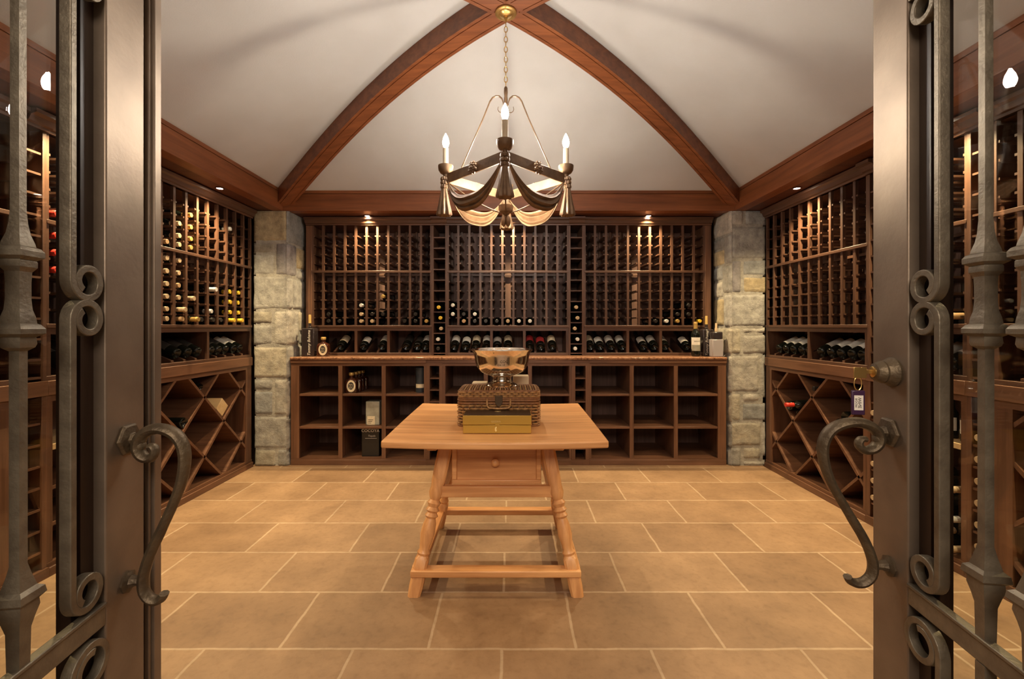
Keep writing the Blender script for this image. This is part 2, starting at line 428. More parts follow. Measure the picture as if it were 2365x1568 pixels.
# ring beams, each with a groove under its top edge
def beam(name, x0, x1, y0, y1, side, mat, label):
    m = MB(); g = ZB-.040; d = .006
    m.box(x0, x1, y0, y1, ZS, g-.004); 
    e = {'b': (0, 0, d, 0), 'l': (0, -d, 0, 0), 'r': (d, 0, 0, 0), 'f': (0, 0, 0, -d)}[side]
    m.box(x0+e[0], x1+e[1], y0+e[2], y1+e[3], g-.004, g)
    m.box(x0, x1, y0, y1, g, ZB)
    struct(m.build(name, mat, bevel=.003), label, 'beam')
beam('trim_1', -BX, BX, BY1, BY1+.09, 'b', 'beam_x', 'reddish wood beam across the back of the vault')
beam('trim_2', -BX-.09, -BX, BY0-.09, BY1+.09, 'l', 'beam_y', 'reddish wood beam along the left side of the vault')
beam('trim_3', BX, BX+.09, BY0-.09, BY1+.09, 'r', 'beam_y', 'reddish wood beam along the right side of the vault')
beam('trim_4', -BX, BX, BY0-.09, BY0, 'f', 'beam_x', 'reddish wood beam across the front of the vault')
b = MB().box(-XW, XW, BY1+.09, YB, ZS+.004, ZS+.03).box(-XW, -BX-.09, BY0-.09, BY1+.09, ZS+.004, ZS+.03).box(BX+.09, XW, BY0-.09, BY1+.09, ZS+.004, ZS+.03).box(-XW, XW, YF-.2, BY0-.09, ZS+.004, ZS+.03)
struct(b.build('trim_5', 'soffit'), 'dark red wood soffit around the room under the beams', 'soffit')
b = MB().box(-XW-.1, XW+.1, YF-.2, YB+.1, 3.0, 3.03)  # unseen flat lid, added over the vault so no light leaks in
struct(b.build('light_leak_lid', 'plaster'), 'unseen lid added above the plaster vault to stop light leaks', 'ceiling')

# diagonal ribs
def rib(name, sx, label, t0=0.0):
    A = Vector((-sx*BX, BY0, 0)); B = Vector((sx*BX, BY1, 0))
    dr = (B-A).normalized(); nr = Vector((-dr.y, dr.x, 0)); n = 56
    # section: (offset, dz): bottom face with a groove by each edge
    W = .060
    sec = [(-W, .0), (-W+.019, 0), (-W+.020, .005), (-W+.023, .005), (-W+.024, 0), (W-.024, 0), (W-.023, .005), (W-.020, .005), (W-.019, 0), (W, 0), (W, .155), (-W, .155)]
    m = MB(); v = []; k = len(sec)
    for i in range(n+1):
        a = -1+2*i/n; t = abs(a); p = (A+B)/2+(B-A)/2*a
        z = zrib(t)
        for s, dz in sec: v.append((p.x+nr.x*s, p.y+nr.y*s, z+dz))
    f = [(i*k+j, i*k+(j+1) % k, (i+1)*k+(j+1) % k, (i+1)*k+j) for i in range(n) for j in range(k)]
    f += [tuple(range(k-1, -1, -1)), tuple(range(n*k, n*k+k))]
    m.add(v, f)
    struct(m.build(name, 'beam_x', smooth=30), label, 'rib')
rib('trim_6', 1, 'curved wood rib from the back right to the front left corner')
rib('trim_7', -1, 'curved wood rib from the back left to the front right corner')

# ------------------------------------------------------------------ stone pillars
STONES = {'g': (.330, .315, .290), 'b': (.285, .285, .280), 't': (.40, .36, .29), 'y': (.46, .37, .23), 'p': (.265, .245, .25), 'l': (.43, .40, .355)}
def pillar(name, label, x0, x1, cornerside, front, side, seed):
    """front: (px0,px1,py0,py1,colour), side: (Y0,Y1,py0,py1,colour) on the face toward the room's middle"""
    rnd = random.Random(seed); FY = 3.735
    root = thing(name, label, 'pillar', ((x0+x1)/2, 3.9, 0)); root['kind'] = 'structure'
    ox, oy = (x0+x1)/2, 3.9
    core = MB().box(x0+.008-ox, x1-.008-ox, FY+.007-oy, YB-.22-oy, 0, ZS)
    co = core.build('mortar_core', 'stone', root)
    ca = co.data.color_attributes.new('stone', 'FLOAT_COLOR', 'POINT')
    for d in ca.data: d.color = (.37, .345, .305, 1)
    m = MB(); cols = []
    def block(ax, a0, a1, z0, z1, d0, d1, c, nrm):
        """slab on a face; ax runs along the face, d is the outward depth coordinate"""
        n1 = max(3, int(abs(a1-a0)/.016)); n2 = max(3, int((z1-z0)/.016))
        off = len(m.v); rows = []
        seedv = Vector((rnd.random()*50, rnd.random()*50, rnd.random()*50))
        bul = rnd.uniform(.001, .005)
        for j in range(n2+1):
            for i in range(n1+1):
                fa, fz = i/n1, j/n2
                ea = min(fa, 1-fa)*n1; ez = min(fz, 1-fz)*n2
                edge = min(1, min(ea, ez)/1.05)
                nn = noise.fractal(Vector((a0+(a1-a0)*fa, z0+(z1-z0)*fz, 0))*16+seedv, .8, 2.0, 4)
                dep = d1*(edge**.5)+(bul+.006*nn)*edge**.5
                ja = .004*noise.noise(Vector((fa*3, fz*5, 1))+seedv)*(1 if 0 < i < n1 else 1)
                jz = .004*noise.noise(Vector((fa*5, fz*3, 9))+seedv)
                a = a0+(a1-a0)*fa+ja; z = max(.001, min(ZS-.001, z0+(z1-z0)*fz+jz))
                rows.append((a, z, dep))
        for a, z, dep in rows:
            if ax == 'x': m.v.append((a-ox, FY+.016-dep-oy, z))
            else: m.v.append(((cornerx-cs*.012)+cs*dep-ox, a-oy, z))
            cols.append(c)
        for j in range(n2):
            for i in range(n1):
                q = (off+j*(n1+1)+i, off+j*(n1+1)+i+1, off+(j+1)*(n1+1)+i+1, off+(j+1)*(n1+1)+i)
                m.f.append(q); m.col.append(None)
    cs = cornerside; cornerx = x1 if cs > 0 else x0
    for (a, b_, y0, y1, c) in front:
        cc = STONES[c]; k = rnd.uniform(.88, 1.12); cc = tuple(v*k for v in cc)
        block('x', WX(a, FY), WX(b_, FY), WZ(y1, FY), WZ(y0, FY), 0, .014, cc, None)
    for (a, b_, y0, y1, c) in side:
        cc = STONES[c]; k = rnd.uniform(.88, 1.12); cc = tuple(v*k for v in cc)
        block('y', a, b_, WZ(y1, 3.8), WZ(y0, 3.8), 0, .014, cc, None)
    me = bpy.data.meshes.new('stone_facing'); me.from_pydata(m.v, [], m.f); me.update()
    bm = bmesh.new(); bm.from_mesh(me); bmesh.ops.recalc_face_normals(bm, faces=bm.faces); bm.to_mesh(me); bm.free()
    me.polygons.foreach_set('use_smooth', [True]*len(me.polygons))
    ca = me.color_attributes.new('stone', 'FLOAT_COLOR', 'POINT')
    for d, c in zip(ca.data, cols): d.color = (*c, 1)
    me.materials.append(M['stone'])
    so = bpy.data.objects.new('stone_facing', me); COL.objects.link(so); so.parent = root
LF = [(584, 663, 482, 557, 'y'), (584, 633, 560, 585, 't'), (584, 633, 587, 634, 'g'), (635, 663, 560, 635, 'p'), (584, 663, 637, 715, 'g'),
      (584, 629, 718, 747, 't'), (584, 629, 749, 797, 'g'), (631, 663, 717, 797, 'l'), (585, 663, 800, 873, 't'), (586, 630, 876, 901, 'g'),
      (586, 630, 903, 958, 'b'), (632, 664, 876, 958, 'l'), (586, 664, 961, 1036, 'g'), (587, 637, 1038, 1079, 't'), (639, 664, 1038, 1079, 'g')]
LS = [(3.735, 4.06, 484, 562, 'b'), (3.735, 3.89, 564, 637, 'p'), (3.895, 4.06, 566, 617, 'y'), (3.895, 4.06, 619, 641, 'g'), (3.735, 3.83, 642, 714, 'g'), (3.835, 4.06, 643, 713, 'g'),
      (3.735, 3.93, 717, 796, 'l'), (3.935, 4.06, 717, 766, 't'), (3.935, 4.06, 769, 796, 'b'), (3.735, 3.84, 799, 872, 'g'), (3.845, 4.06, 799, 830, 'g'), (3.735, 4.06, 876, 958, 'l'), (3.735, 4.06, 961, 1036, 'g'), (3.735, 4.06, 1038, 1074, 'g')]
RF = [(1690, 1719, 482, 520, 'l'), (1721, 1772, 482, 519, 'b'), (1690, 1770, 522, 598, 'g'), (1690, 1714, 601, 676, 'p'), (1716, 1770, 600, 636, 'b'), (1717, 1771, 639, 676, 'y'),
      (1690, 1769, 679, 754, 'g'), (1689, 1712, 757, 817, 't'), (1714, 1769, 756, 770, 'l'), (1715, 1770, 773, 817, 'l'), (1689, 1755, 820, 905, 'l'), (1757, 1770, 820, 918, 'g'),
      (1689, 1712, 908, 972, 't'), (1714, 1756, 908, 928, 'l'), (1714, 1770, 931, 972, 'b'), (1689, 1759, 975, 1030, 't'), (1761, 1770, 975, 1054, 'g'), (1689, 1714, 1033, 1079, 'g'), (1716, 1759, 1033, 1061, 't'), (1716, 1769, 1063, 1079, 'l')]
RS = [(3.735, 4.06, 486, 540, 'l'), (3.735, 3.85, 543, 610, 'g'), (3.855, 4.06, 543, 570, 'g'), (3.855, 4.06, 572, 608, 'y'), (3.735, 3.88, 613, 677, 'g'), (3.885, 4.06, 611, 644, 'b'), (3.885, 4.06, 647, 685, 'l'),
      (3.735, 3.86, 680, 755, 'g'), (3.865, 4.06, 688, 752, 'y'), (3.735, 4.06, 757, 816, 't'), (3.735, 4.06, 820, 905, 'l'), (3.735, 4.06, 908, 972, 't'), (3.735, 4.06, 975, 1030, 'g'), (3.735, 4.06, 1033, 1074, 'g')]
pillar('pillar_left', 'rough grey and tan stone pillar at the back left corner', -2.150, -1.868, 1, LF, LS, 3)
pillar('pillar_right', 'rough grey and tan stone pillar at the back right corner', 1.876, 2.160, -1, RF, RS, 5)

# ------------------------------------------------------------------ wine racks
ZC, ZM1, ZM0, ZL1, ZL0, ZA, ZO = 2.086, 1.682, 1.662, 1.190, 1.170, 1.140, .943   # cells top, middle rail, lower shelf, apron, display floor
RAILS_UP = [1.997, 1.914, 1.832, 1.752]
RAILS_LO = [1.588, 1.505, 1.423, 1.343, 1.263]
REST = RAILS_UP+[ZM1]+RAILS_LO+[ZL1]      # what row 0..10 of a column rests on
DEP = .325
class Rack: pass
def place(kind):
    """how local u (width), v (depth) sit in the world"""
    return {'back': 0.0, 'right': -PI/2, 'left': PI/2}[kind]
def mb_rails(u, first, last):
    m = MB()
    for z in RAILS_UP+RAILS_LO:
        a = u-(.010 if first else .030); b_ = u+(.010 if last else .030)
        m.box(a, b_, .006, DEP-.03, z-.012, z)
    return m
def crown(root, w, mat, proj=.05, x0=0.0):
    poly = [(.02, ZC), (-.012, ZC), (-.014, ZC+.012), (-.026, ZC+.016), (-.034, ZC+.040), (-.050, ZC+.048), (-.050, ZC+.066), (.02, ZC+.066)]
    MB().prism([(p[0] if p[0] > 0 else p[0]*proj/.05, p[1]) for p in poly], 'x', x0, w).build('crown_moulding', mat, root)
def grid_rack(kind, org, width, ncol, label, bays, base=True, end_lo=0.0, end_hi=0.0, rp='rack_'):
    rt = thing('wine_rack', label, 'wine rack', (org[0], org[1], 0), place(kind), 'wine racks around the room')
    pitch = width/ncol
    for i in range(ncol+1):
        u = i*pitch
        first, last = i == 0, i == ncol
        a, b_ = (u, u+.014) if first else ((u-.014, u) if last else (u-.010, u+.010))
        d = MB().box(a, b_, 0, .020, ZL1, ZC).build('divider', rp+'z', rt)
        MB().box(a, b_, DEP-.05, DEP-.03, ZL1, ZC).build('rear_post', rp+'z', d)
        me = None
        for z in RAILS_UP+RAILS_LO:
            if me is None:
                ro = MB().box(u if first else u-.024, u if last else u+.024, .004, DEP-.03, -.011, 0).build('bottle_rail', rp+'y', d); me = ro.data
            else:
                ro = bpy.data.objects.new('bottle_rail', me); COL.objects.link(ro); ro.parent = d
            ro.location = (0, 0, z)
    MB().box(0, width, -.006, .03, ZM0, ZM1).box(0, width, DEP-.06, DEP-.03, ZM0, ZM1).build('middle_rail', rp+'x', rt, bevel=.002)
    MB().box(0, width, -.008, DEP, ZL0, ZL1).build('lower_shelf', rp+'x', rt, bevel=.002)
    MB().box(0, width, 0, .022, ZA, ZL0).build('apron', rp+'x', rt)
    MB().box(0, width, -.002, DEP, ZO-.022, ZO).build('display_floor', rp+'x', rt, bevel=.002)
    MB().box(0, width, DEP-.012, DEP, ZO, ZC).build('back_panel', 'panel', rt)
    MB().box(0, width, .0, DEP, ZC, ZC+.06).build('top_board', rp+'x', rt)
    crown(rt, width+end_hi, rp+'x', x0=-end_lo)
    us = sorted(set([0.0]+bays+[width]))
    for u in us:
        a, b_ = (u-.012, u+.012)
        if u == 0: a, b_ = 0, .022
        if u == width: a, b_ = width-.022, width
        MB().box(a, b_, 0, DEP-.012, ZO, ZA).build('box_partition', rp+'z', rt)
    # sloping cradle strips between the display bottles
    for i in range(ncol+1):
        u = i*pitch
        if any(abs(u-q) < .03 for q in us): continue
        MB().prism([(.012, ZO), (.012, ZO+.012), (DEP-.03, ZO+.125), (DEP-.03, ZO)], 'x', u-.009, u+.009).build('cradle_strip', rp+'y', rt)
    r = Rack(); r.root = rt; r.kind = kind; r.org = org; r.pitch = pitch; r.w = width; r.ncol = ncol
    return r
def l2w(kind, org, u, v, z):
    if kind == 'back': return Vector((org[0]+u, org[1]+v, z))
    if kind == 'right': return Vector((org[0]+v, org[1]-u, z))
    return Vector((org[0]-v, org[1]+u, z))
def vdir(kind): return {'back': Vector((0, 1, 0)), 'right': Vector((1, 0, 0)), 'left': Vector((-1, 0, 0))}[kind]
def ladder_rack(kind, org, width, zs, z0, z1, dep, label, name='ladder_rack', rp='rack_', st=.018, cr=True):
    rt = thing(name, label, 'wine rack', (org[0], org[1], 0), place(kind), 'narrow ladder racks')
    for a in (0, width-st): MB().box(a, a+st, -.004, dep, z0, z1).build('side_panel', rp+'z', rt, bevel=.0015)
    for z in zs: MB().box(st, width-st, 0.002, dep-.012, z-.010, z).build('cell_shelf', rp+'x', rt)
    MB().box(st, width-st, dep-.012, dep, z0, z1).build('back_panel', 'panel', rt)
    if cr:
        MB().box(0, width, 0, dep, z1, z1+.06).build('top_board', rp+'x', rt)
        crown(rt, width, rp+'x', .075, 0)
    return rt

YR = 3.97
KB = YR/F
def XR(px): return (px-CX)*KB+CAMX
# back wall bays
xa0, xa1, xb0, xb1, xc0, xc1 = XR(721), XR(997), XR(1033), XR(1313), XR(1349), XR(1628)
rackA = grid_rack('back', (xa0, YR), xa1-xa0, 11, 'tall dark wood bottle rack on back wall, left of three bays', [XR(822)-xa0, XR(897)-xa0], end_lo=.055)
rackB = grid_rack('back', (xb0, YR), xb1-xb0, 11, 'tall dark wood bottle rack in the middle of back wall behind the chandelier', [XR(1135)-xb0, XR(1211)-xb0])
rackC = grid_rack('back', (xc0, YR), xc1-xc0, 11, 'tall dark wood bottle rack on back wall, right of three bays', [XR(1450)-xc0, XR(1526)-xc0], end_hi=.055)
for rk, u0, u1 in ((rackA, -.055, 0), (rackC, rackC.w, rackC.w+.055)):
    MB().box(u0, u1, -.004, DEP, ZO-.022, ZC).build('end_panel', 'cab_z', rk.root, bevel=.002)
LZ = [1.984-.0957*i for i in range(11)]+[ZO]
ladA = ladder_rack('back', (xa1, YR), xb0-xa1, LZ, ZO-.022, ZC, DEP, 'narrow column of single bottle cells left of the middle back rack')
ladC = ladder_rack('back', (xb1, YR), xc0-xb1, LZ, ZO-.022, ZC, DEP, 'narrow column of single bottle cells right of the middle back rack')

# back base cabinets
YCAB = 3.757; KC = YCAB/F; CD = YB-YCAB-.02
def XC(px): return (px-CX)*KC+CAMX
ZT = .8435
def open_cabinet(px, posts, label, left_end, right_end):
    x0, x1 = XC(px[0]), XC(px[1]); w = x1-x0
    rt = thing('open_cabinet', label, 'cabinet', (x0, YCAB, 0), 0, 'open base cabinets under the stone counter')
    es = [(0, .040 if not left_end else .070)] + [(XC(p)-x0-.017, XC(p)-x0+.017) for p in posts] + [(w-(.070 if right_end else .040), w)]
    if not left_end: es[0] = (0, .018)
    if not right_end: es[-1] = (w-.018, w)
    for i, (a, b_) in enumerate(es):
        end = i in (0, len(es)-1)
        MB().box(a, b_, 0, .022, .058, ZT).box((a+b_)/2-.010 if not end else (a if i == 0 else b_-.02), (a+b_)/2+.010 if not end else (a+.02 if i == 0 else b_), .022, CD-.012, .058, ZT).build('upright', 'cab_z', rt)
    for i in range(len(es)-1):
        for zz in (.606, .328):
            MB().box(es[i][1]-.008, es[i+1][0]+.008, .004, CD-.012, zz-.020, zz).build('shelf', 'cab_x', rt, bevel=.002)
    MB().box(0, w, 0, CD, ZT, .897).box(0, w, -.010, .0, .868, .897).build('apron', 'cab_x', rt)
    MB().box(0, w, 0, CD, .040, .058).build('cabinet_floor', 'cab_x', rt)
    MB().box(0, w, -.006, .02, 0, .046).build('plinth', 'cab_x', rt, bevel=.002)
    MB().box(0, w, CD-.012, CD, .058, ZT).build('back_panel', 'panel', rt)
    return rt
open_cabinet((672, 984), [786, 886], 'open base cabinet with nine compartments at the left end under the counter', True, False)
open_cabinet((1023, 1320), [1122, 1224], 'open base cabinet in the middle of the back wall behind the table', False, False)
open_cabinet((1361, 1677), [1459, 1561], 'open base cabinet with empty compartments at the right end under the counter', False, True)
BZ = [.742-.1*i for i in range(7)]
for a, b_, lb in ((984, 1023, 'narrow ladder of bottle cells under the counter, left of the table'), (1320, 1361, 'narrow ladder of bottle cells under the counter, right of the table')):
    rt = ladder_rack('back', (XC(a), YCAB), XC(b_)-XC(a), BZ, .046, ZT, .34, lb, rp='cab_', st=.032, cr=False)
    w = XC(b_)-XC(a)
    MB().box(0, w, 0, CD, ZT, .897).build('apron', 'cab_x', rt)
    MB().box(0, w, -.006, .34, 0, .046).build('plinth', 'cab_x', rt)
ct = MB().prism([(YCAB-.020, .903), (YCAB-.016, .897), (YB-.005, .897), (YB-.005, .919), (YCAB-.016, .919), (YCAB-.021, .913)], 'x', XC(672), XC(1677)).build('countertop', 'granite', bevel=.002)
tag(ct, 'polished speckled brown granite counter along the back wall', 'countertop')

# side wall racks: far bay, ladder, middle bay, ladder, near bay
XS = 2.165; SDEP = DEP
SEC = {'A': (2.655, 3.715, 10), 'B': (2.075, 2.560, 5), 'C': (.920, 1.965, 10)}
LAD = [(2.560, 2.655), (1.965, 2.075)]
SZ = [1.984-.0957*i for i in range(11)]+[ZO]
side_rack = {}
def diamond_base(kind, y0, y1, label):
    """drawn along world y; u measured from the rack's origin"""
    w = y1-y0; org = (XS, y1) if kind == 'right' else (-XS, y0)
    U = (lambda y: y1-y) if kind == 'right' else (lambda y: y-y0)
    rt = thing('diamond_bin_cabinet', label, 'cabinet', (org[0], org[1], 0), place(kind), 'diamond bin cabinets below the side racks')
    zb, zt = .062, .822
    far0, far1 = U(y1), U(y1-.077); near0, near1 = U(y0), U(y0+.035)
    for a, b_ in ((far0, far1), (near0, near1)):
        MB().box(min(a, b_), max(a, b_), 0, .022, zb, zt).box(min(a, b_), max(a, b_), .022, DEP, zb, zt).build('stile', 'cab_z', rt)
    MB().box(0, w, 0, DEP, zt, .853).build('top_rail', 'cab_x', rt)
    MB().box(0, w, -.012, DEP, .853, ZO-.022).build('ledge', 'cab_x', rt, bevel=.003)
    MB().box(0, w, -.004, DEP, 0.0, zb).build('bottom_rail', 'cab_x', rt)
    MB().box(0, w, -.016, -.004, 0, .042).build('plinth', 'cab_x', rt, bevel=.003)
    MB().box(0, w, DEP-.012, DEP, zb, zt).build('back_panel', 'panel', rt)
    lo, hi = sorted((far1, near1)); th = .0085
    for k in range(-3, 5):
        for sg in (1, -1):
            # line through (yn, .672) with slope sg
            yn = 3.580-.425*k
            if y1 < 2.2: yn = 2*2.35-yn
            un = U(yn); pts = []
            # clip centre line to the opening
            c = .672-sg*un
            ts = []
            for u in (lo, hi):
                z = sg*u+c
                if zb <= z <= zt: ts.append((u, z))
            for z in (zb, zt):
                u = (z-c)/sg
                if lo < u < hi: ts.append((u, z))
            if len(ts) < 2: continue
            ts = sorted(ts); p, q = Vector(ts[0]), Vector(ts[-1])
            if (q-p).length < .06: continue
            d = (q-p).normalized(); n = Vector((-d.y, d.x))*th; p = p-d*.004; q = q+d*.004
            MB().prism([p+n, p-n, q-n, q+n], 'y', .004, DEP-.012).build('diagonal_shelf', 'cab_y', rt)
    return rt
for kind in ('left', 'right'):
    for key, (y0, y1, nc) in SEC.items():
        org = (XS, y1) if kind == 'right' else (-XS, y0)
        where = {'A': 'farthest bay next to the stone pillar', 'B': 'short middle bay seen through the door glass', 'C': 'nearest bay beside the doorway'}[key]
        w = y1-y0
        bays = {'A': [w*.5], 'B': [], 'C': [w*.5]}[key]
        side_rack[kind, key] = grid_rack(kind, org, w, nc, f'dark wood bottle rack on the {kind} wall, {where}', bays)
        if key != 'B':
            diamond_base(kind, y0, y1, f'diamond lattice bin cabinet below the {kind} wall rack, '+('beside the stone pillar' if key == 'A' else 'nearest the doorway'))
        else:
            rt = thing('bin_cabinet', f'low bottle bin cabinet in the middle of the {kind} wall behind the door glass', 'cabinet', (org[0], org[1], 0), place(kind))
            for a in (0, w-.03): MB().box(a, a+.03, 0, DEP, .062, .822).build('stile', 'cab_z', rt)
            MB().box(0, w, 0, DEP, .822, .853).build('top_rail', 'cab_x', rt)
            MB().box(0, w, -.012, DEP, .853, ZO-.022).build('ledge', 'cab_x', rt, bevel=.003)
            MB().box(0, w, -.004, DEP, 0, .062).build('bottom_rail', 'cab_x', rt)
            MB().box(0, w, -.016, -.004, 0, .042).build('plinth', 'cab_x', rt, bevel=.003)
            MB().box(0, w, DEP-.012, DEP, .062, .822).build('back_panel', 'panel', rt)
            MB().box(.03, w-.03, -.003, DEP-.012, .590, .616).build('shelf', 'pale_x', rt)
            if kind == 'left':
                MB().box(.03, w-.03, .004, DEP-.012, .400, .416).build('shelf', 'cab_x', rt)
                MB().box(.03, w-.03, .004, DEP-.012, .226, .242).build('shelf', 'cab_x', rt)
    for i, (y0, y1) in enumerate(LAD):
        org = (XS, y1) if kind == 'right' else (-XS, y0)
        wh = ('between the far and middle bays' if i == 0 else 'between the middle and near bays')
        ladder_rack(kind, org, y1-y0, SZ, ZO-.022, ZC, DEP, f'narrow ladder of cells in the {kind} wall rack, {wh}')
        rt = ladder_rack(kind, org, y1-y0, [.73-.1*k for k in range(7)], .046, .853, DEP, f'low ladder of bottle cells in the {kind} wall base, {wh}', rp='cab_', st=.022, cr=False)
        MB().box(0, y1-y0, -.012, DEP, .853, ZO-.022).build('ledge', 'cab_x', rt)
        MB().box(0, y1-y0, -.016, DEP, 0, .046).build('plinth', 'cab_x', rt)

# ------------------------------------------------------------------ bottles
def bottle_meshes():
    R = .0372
    bord = [(.003, .024), (.014, .020), (.024, .009), (.030, .002), (R-.005, .000), (R-.001, .006), (R, .012), (R, .188), (R-.002, .200), (R-.008, .212), (.022, .224), (.0165, .232), (.0148, .244), (.0140, .262)]
    burg = [(.003, .024), (.014, .020), (.024, .009), (.030, .002), (R-.005, .000), (R, .006), (R+.001, .012), (R+.001, .150), (R-.002, .170), (R-.009, .190), (.022, .208), (.0165, .226), (.0148, .246), (.0140, .262)]
    cap = [(.0142, .240), (.0160, .2402), (.0155, .282), (.0166, .283), (.0166, .290), (.0155, .2915), (.0155, .3005), (.0145, .3015)]
    cap0 = [(.0158, .3014), (.0146, .3018), (.0120, .3021)]
    ms = {}
    ms['bord'] = MB().lathe(bord, 20).mesh('glass_body', 50)
    ms['burg'] = MB().lathe(burg, 20).mesh('glass_body', 50)
    ms['cap'] = MB().lathe(cap, 16).mesh('capsule', 40)
    lb = MB(); n = 14; r = R+.0008
    rows = [[(r*math.cos(-1.45+2.9*i/n), r*math.sin(-1.45+2.9*i/n), z) for i in range(n+1)] for z in (.062, .165)]
    lb.grid(rows); ms['label'] = lb.mesh('paper_label', 60)
    lb = MB(); r = R+.0018
    rows = [[(r*math.cos(-1.3+2.6*i/n), r*math.sin(-1.3+2.6*i/n), z) for i in range(n+1)] for z in (.045, .135)]
    lb.grid(rows); ms['labelb'] = lb.mesh('paper_label', 60)
    return ms
BM = bottle_meshes()
_mc = {}
def mesh_with(me, mat):
    if (me.name, mat) not in _mc:
        c = me.copy(); c.materials.clear(); c.materials.append(M[mat]); _mc[me.name, mat] = c
    return _mc[me.name, mat]
def bottle(base, axis, face, cap, label, text_label, group, shape='bord', cat='bottle', name='wine_bottle', scale=1.0):
    z = Vector(axis).normalized(); f = Vector(face); x = (f-z*f.dot(z)).normalized(); y = z.cross(x)
    rt = bpy.data.objects.new(name, None); COL.objects.link(rt); rt.empty_display_size = .05
    m = Matrix(((x.x, y.x, z.x, base[0]), (x.y, y.y, z.y, base[1]), (x.z, y.z, z.z, base[2]), (0, 0, 0, 1)))
    rt.matrix_world = m @ Matrix.Scale(scale, 4)
    tag(rt, text_label, cat, group)
    parts = [('glass_body', BM[shape], 'bottle'), ('capsule', BM['cap'], cap)]
    if label: parts.append(('paper_label', BM['label' if shape == 'bord' else 'labelb'], label))
    for nm, me, mt in parts:
        o = bpy.data.objects.new(nm, mesh_with(me, mt)); COL.objects.link(o); o.parent = rt
        if nm == 'capsule': o['label'] = mt.replace('cap_', '')+' capsule over the cork'
        if nm == 'paper_label': o['label'] = mt.replace('lab_', '')+' paper label'
    return rt
CN = {'cap_gold': 'gold capped', 'cap_yellow': 'yellow capped', 'cap_cream': 'cream capped', 'cap_white': 'white capped', 'cap_red': 'red capped', 'cap_black': 'black capped', 'cap_tan': 'tan capped'}
def rack_bottle(rk, col, row, cap, where, out=.0, group=None):
    """col counted from the left as the photo shows it, row from the top"""
    c = col if rk.kind != 'right' else col
    u = (c+.5)*rk.pitch
    zr = REST[row]; zc = zr+(.0375 if row in (4, 10) else .027)
    p = l2w(rk.kind, rk.org, u, .306-max(out, -.004), zc)
    if out < 0: p = p
    a = -vdir(rk.kind)
    rowt = ORD[row] if row < 8 else {8: 'third lowest', 9: 'second lowest', 10: 'lowest'}[row]
    bottle(p, a, Vector((0, 0, 1)), cap, None, f'{CN[cap]} bottle in the {where}, {ORD[col]} column from left, {rowt} row', group or 'bottles lying in the racks')
W_, Y_, G_, C_, K_, T_, Rd = 'cap_white', 'cap_yellow', 'cap_gold', 'cap_cream', 'cap_black', 'cap_tan', 'cap_red'
for c, r, cp in ((6, 7, G_), (4, 8, W_), (4, 9, C_), (5, 9, K_), (6, 9, K_), (4, 10, C_), (5, 10, C_), (8, 10, K_), (9, 10, K_), (10, 10, G_), (2, 10, K_), (9, 9, K_), (1, 9, K_), (1, 10, K_)):
    rack_bottle(rackA, c, r, cp, 'left back rack', .01)
for c, r, cp in ((0, 8, W_), (0, 9, W_), (1, 9, K_), (2, 9, W_), (1, 10, T_), (2, 10, K_), (3, 10, K_), (4, 10, K_), (5, 10, C_), (6, 10, W_), (7, 10, W_)):
    rack_bottle(rackB, c, r, cp, 'middle back rack', .02)
for c, r, cp in ((6, 10, K_), (7, 10, W_), (8, 10, G_), (8, 9, K_), (9, 9, K_), (9, 8, K_), (10, 10, Y_)):
    rack_bottle(rackC, c, r, cp, 'right back rack', .02)
lk = side_rack['left', 'A']
for c, r, cp, ot in ((1, 4, T_, 0), (2, 2, C_, 0), (2, 3, C_, 0), (2, 4, C_, 0), (3, 1, G_, 0), (3, 2, G_, 0), (3, 3, G_, 0), (3, 4, G_, 0), (7, 1, W_, 0),
                 (1, 5, C_, 0), (1, 6, C_, 0), (1, 7, C_, 0), (1, 8, C_, 0), (1, 9, C_, 0), (1, 10, C_, 0), (2, 5, C_, 0), (2, 6, C_, -.03), (2, 7, T_, -.07), (2, 8, C_, -.02), (2, 9, C_, .04), (2, 10, T_, .02),
                 (3, 8, C_, .02), (3, 9, K_, -.02), (3, 10, G_, .05), (4, 10, K_, 0), (5, 7, W_, .03), (5, 9, W_, -.02), (5, 10, K_, .01), (7, 7, Y_, -.02), (7, 8, Y_, 0), (7, 9, Y_, 0), (7, 10, Y_, .03), (8, 7, Y_, 0), (8, 8, Y_, -.04), (8, 9, Y_, 0), (8, 10, Y_, .03), (6, 10, K_, -.03)):
    rack_bottle(lk, c+.0 if False else c, r, cp, 'far left wall rack', ot)
lb = side_rack['left', 'B']
for r in (4, 5, 6, 7): rack_bottle(lb, 0, r, Rd, 'middle left wall rack', .01)
rb = side_rack['right', 'B']
rack_bottle(rb, 4, 10, T_, 'middle right wall rack', .04)
rack_bottle(rb, 2, 10, K_, 'middle right wall rack', .03)

# ladder cell bottles on the back wall
for px, k, cp, rk_n, X in ((1013, 7, Y_, 'left', None), (1017, 8, Y_, 'left', None), (1018.5, 9, C_, 'left', None), (1011.5, 10, W_, 'left', None), (1012, 11, K_, 'left', None),
                           (1331, 7, C_, 'right', None), (1334, 8, C_, 'right', None), (1327.8, 9, C_, 'right', None), (1334, 10, W_, 'right', None), (1328.7, 11, W_, 'right', None)):
    z = LZ[k]+.0375
    x = XR(px); lo, hi = (xa1, xb0) if rk_n == 'left' else (xb1, xc0)
    x = max(lo+.018+.038, min(hi-.018-.038, x)) if hi-lo > .115 else (lo+hi)/2
    bottle((x, YR+.290, z), (0, -1, 0), (0, 0, 1), cp, None, f'{CN[cp]} bottle in the {rk_n} ladder of the back wall, {ORD[k]} cell from top', 'bottles in the ladder cells')

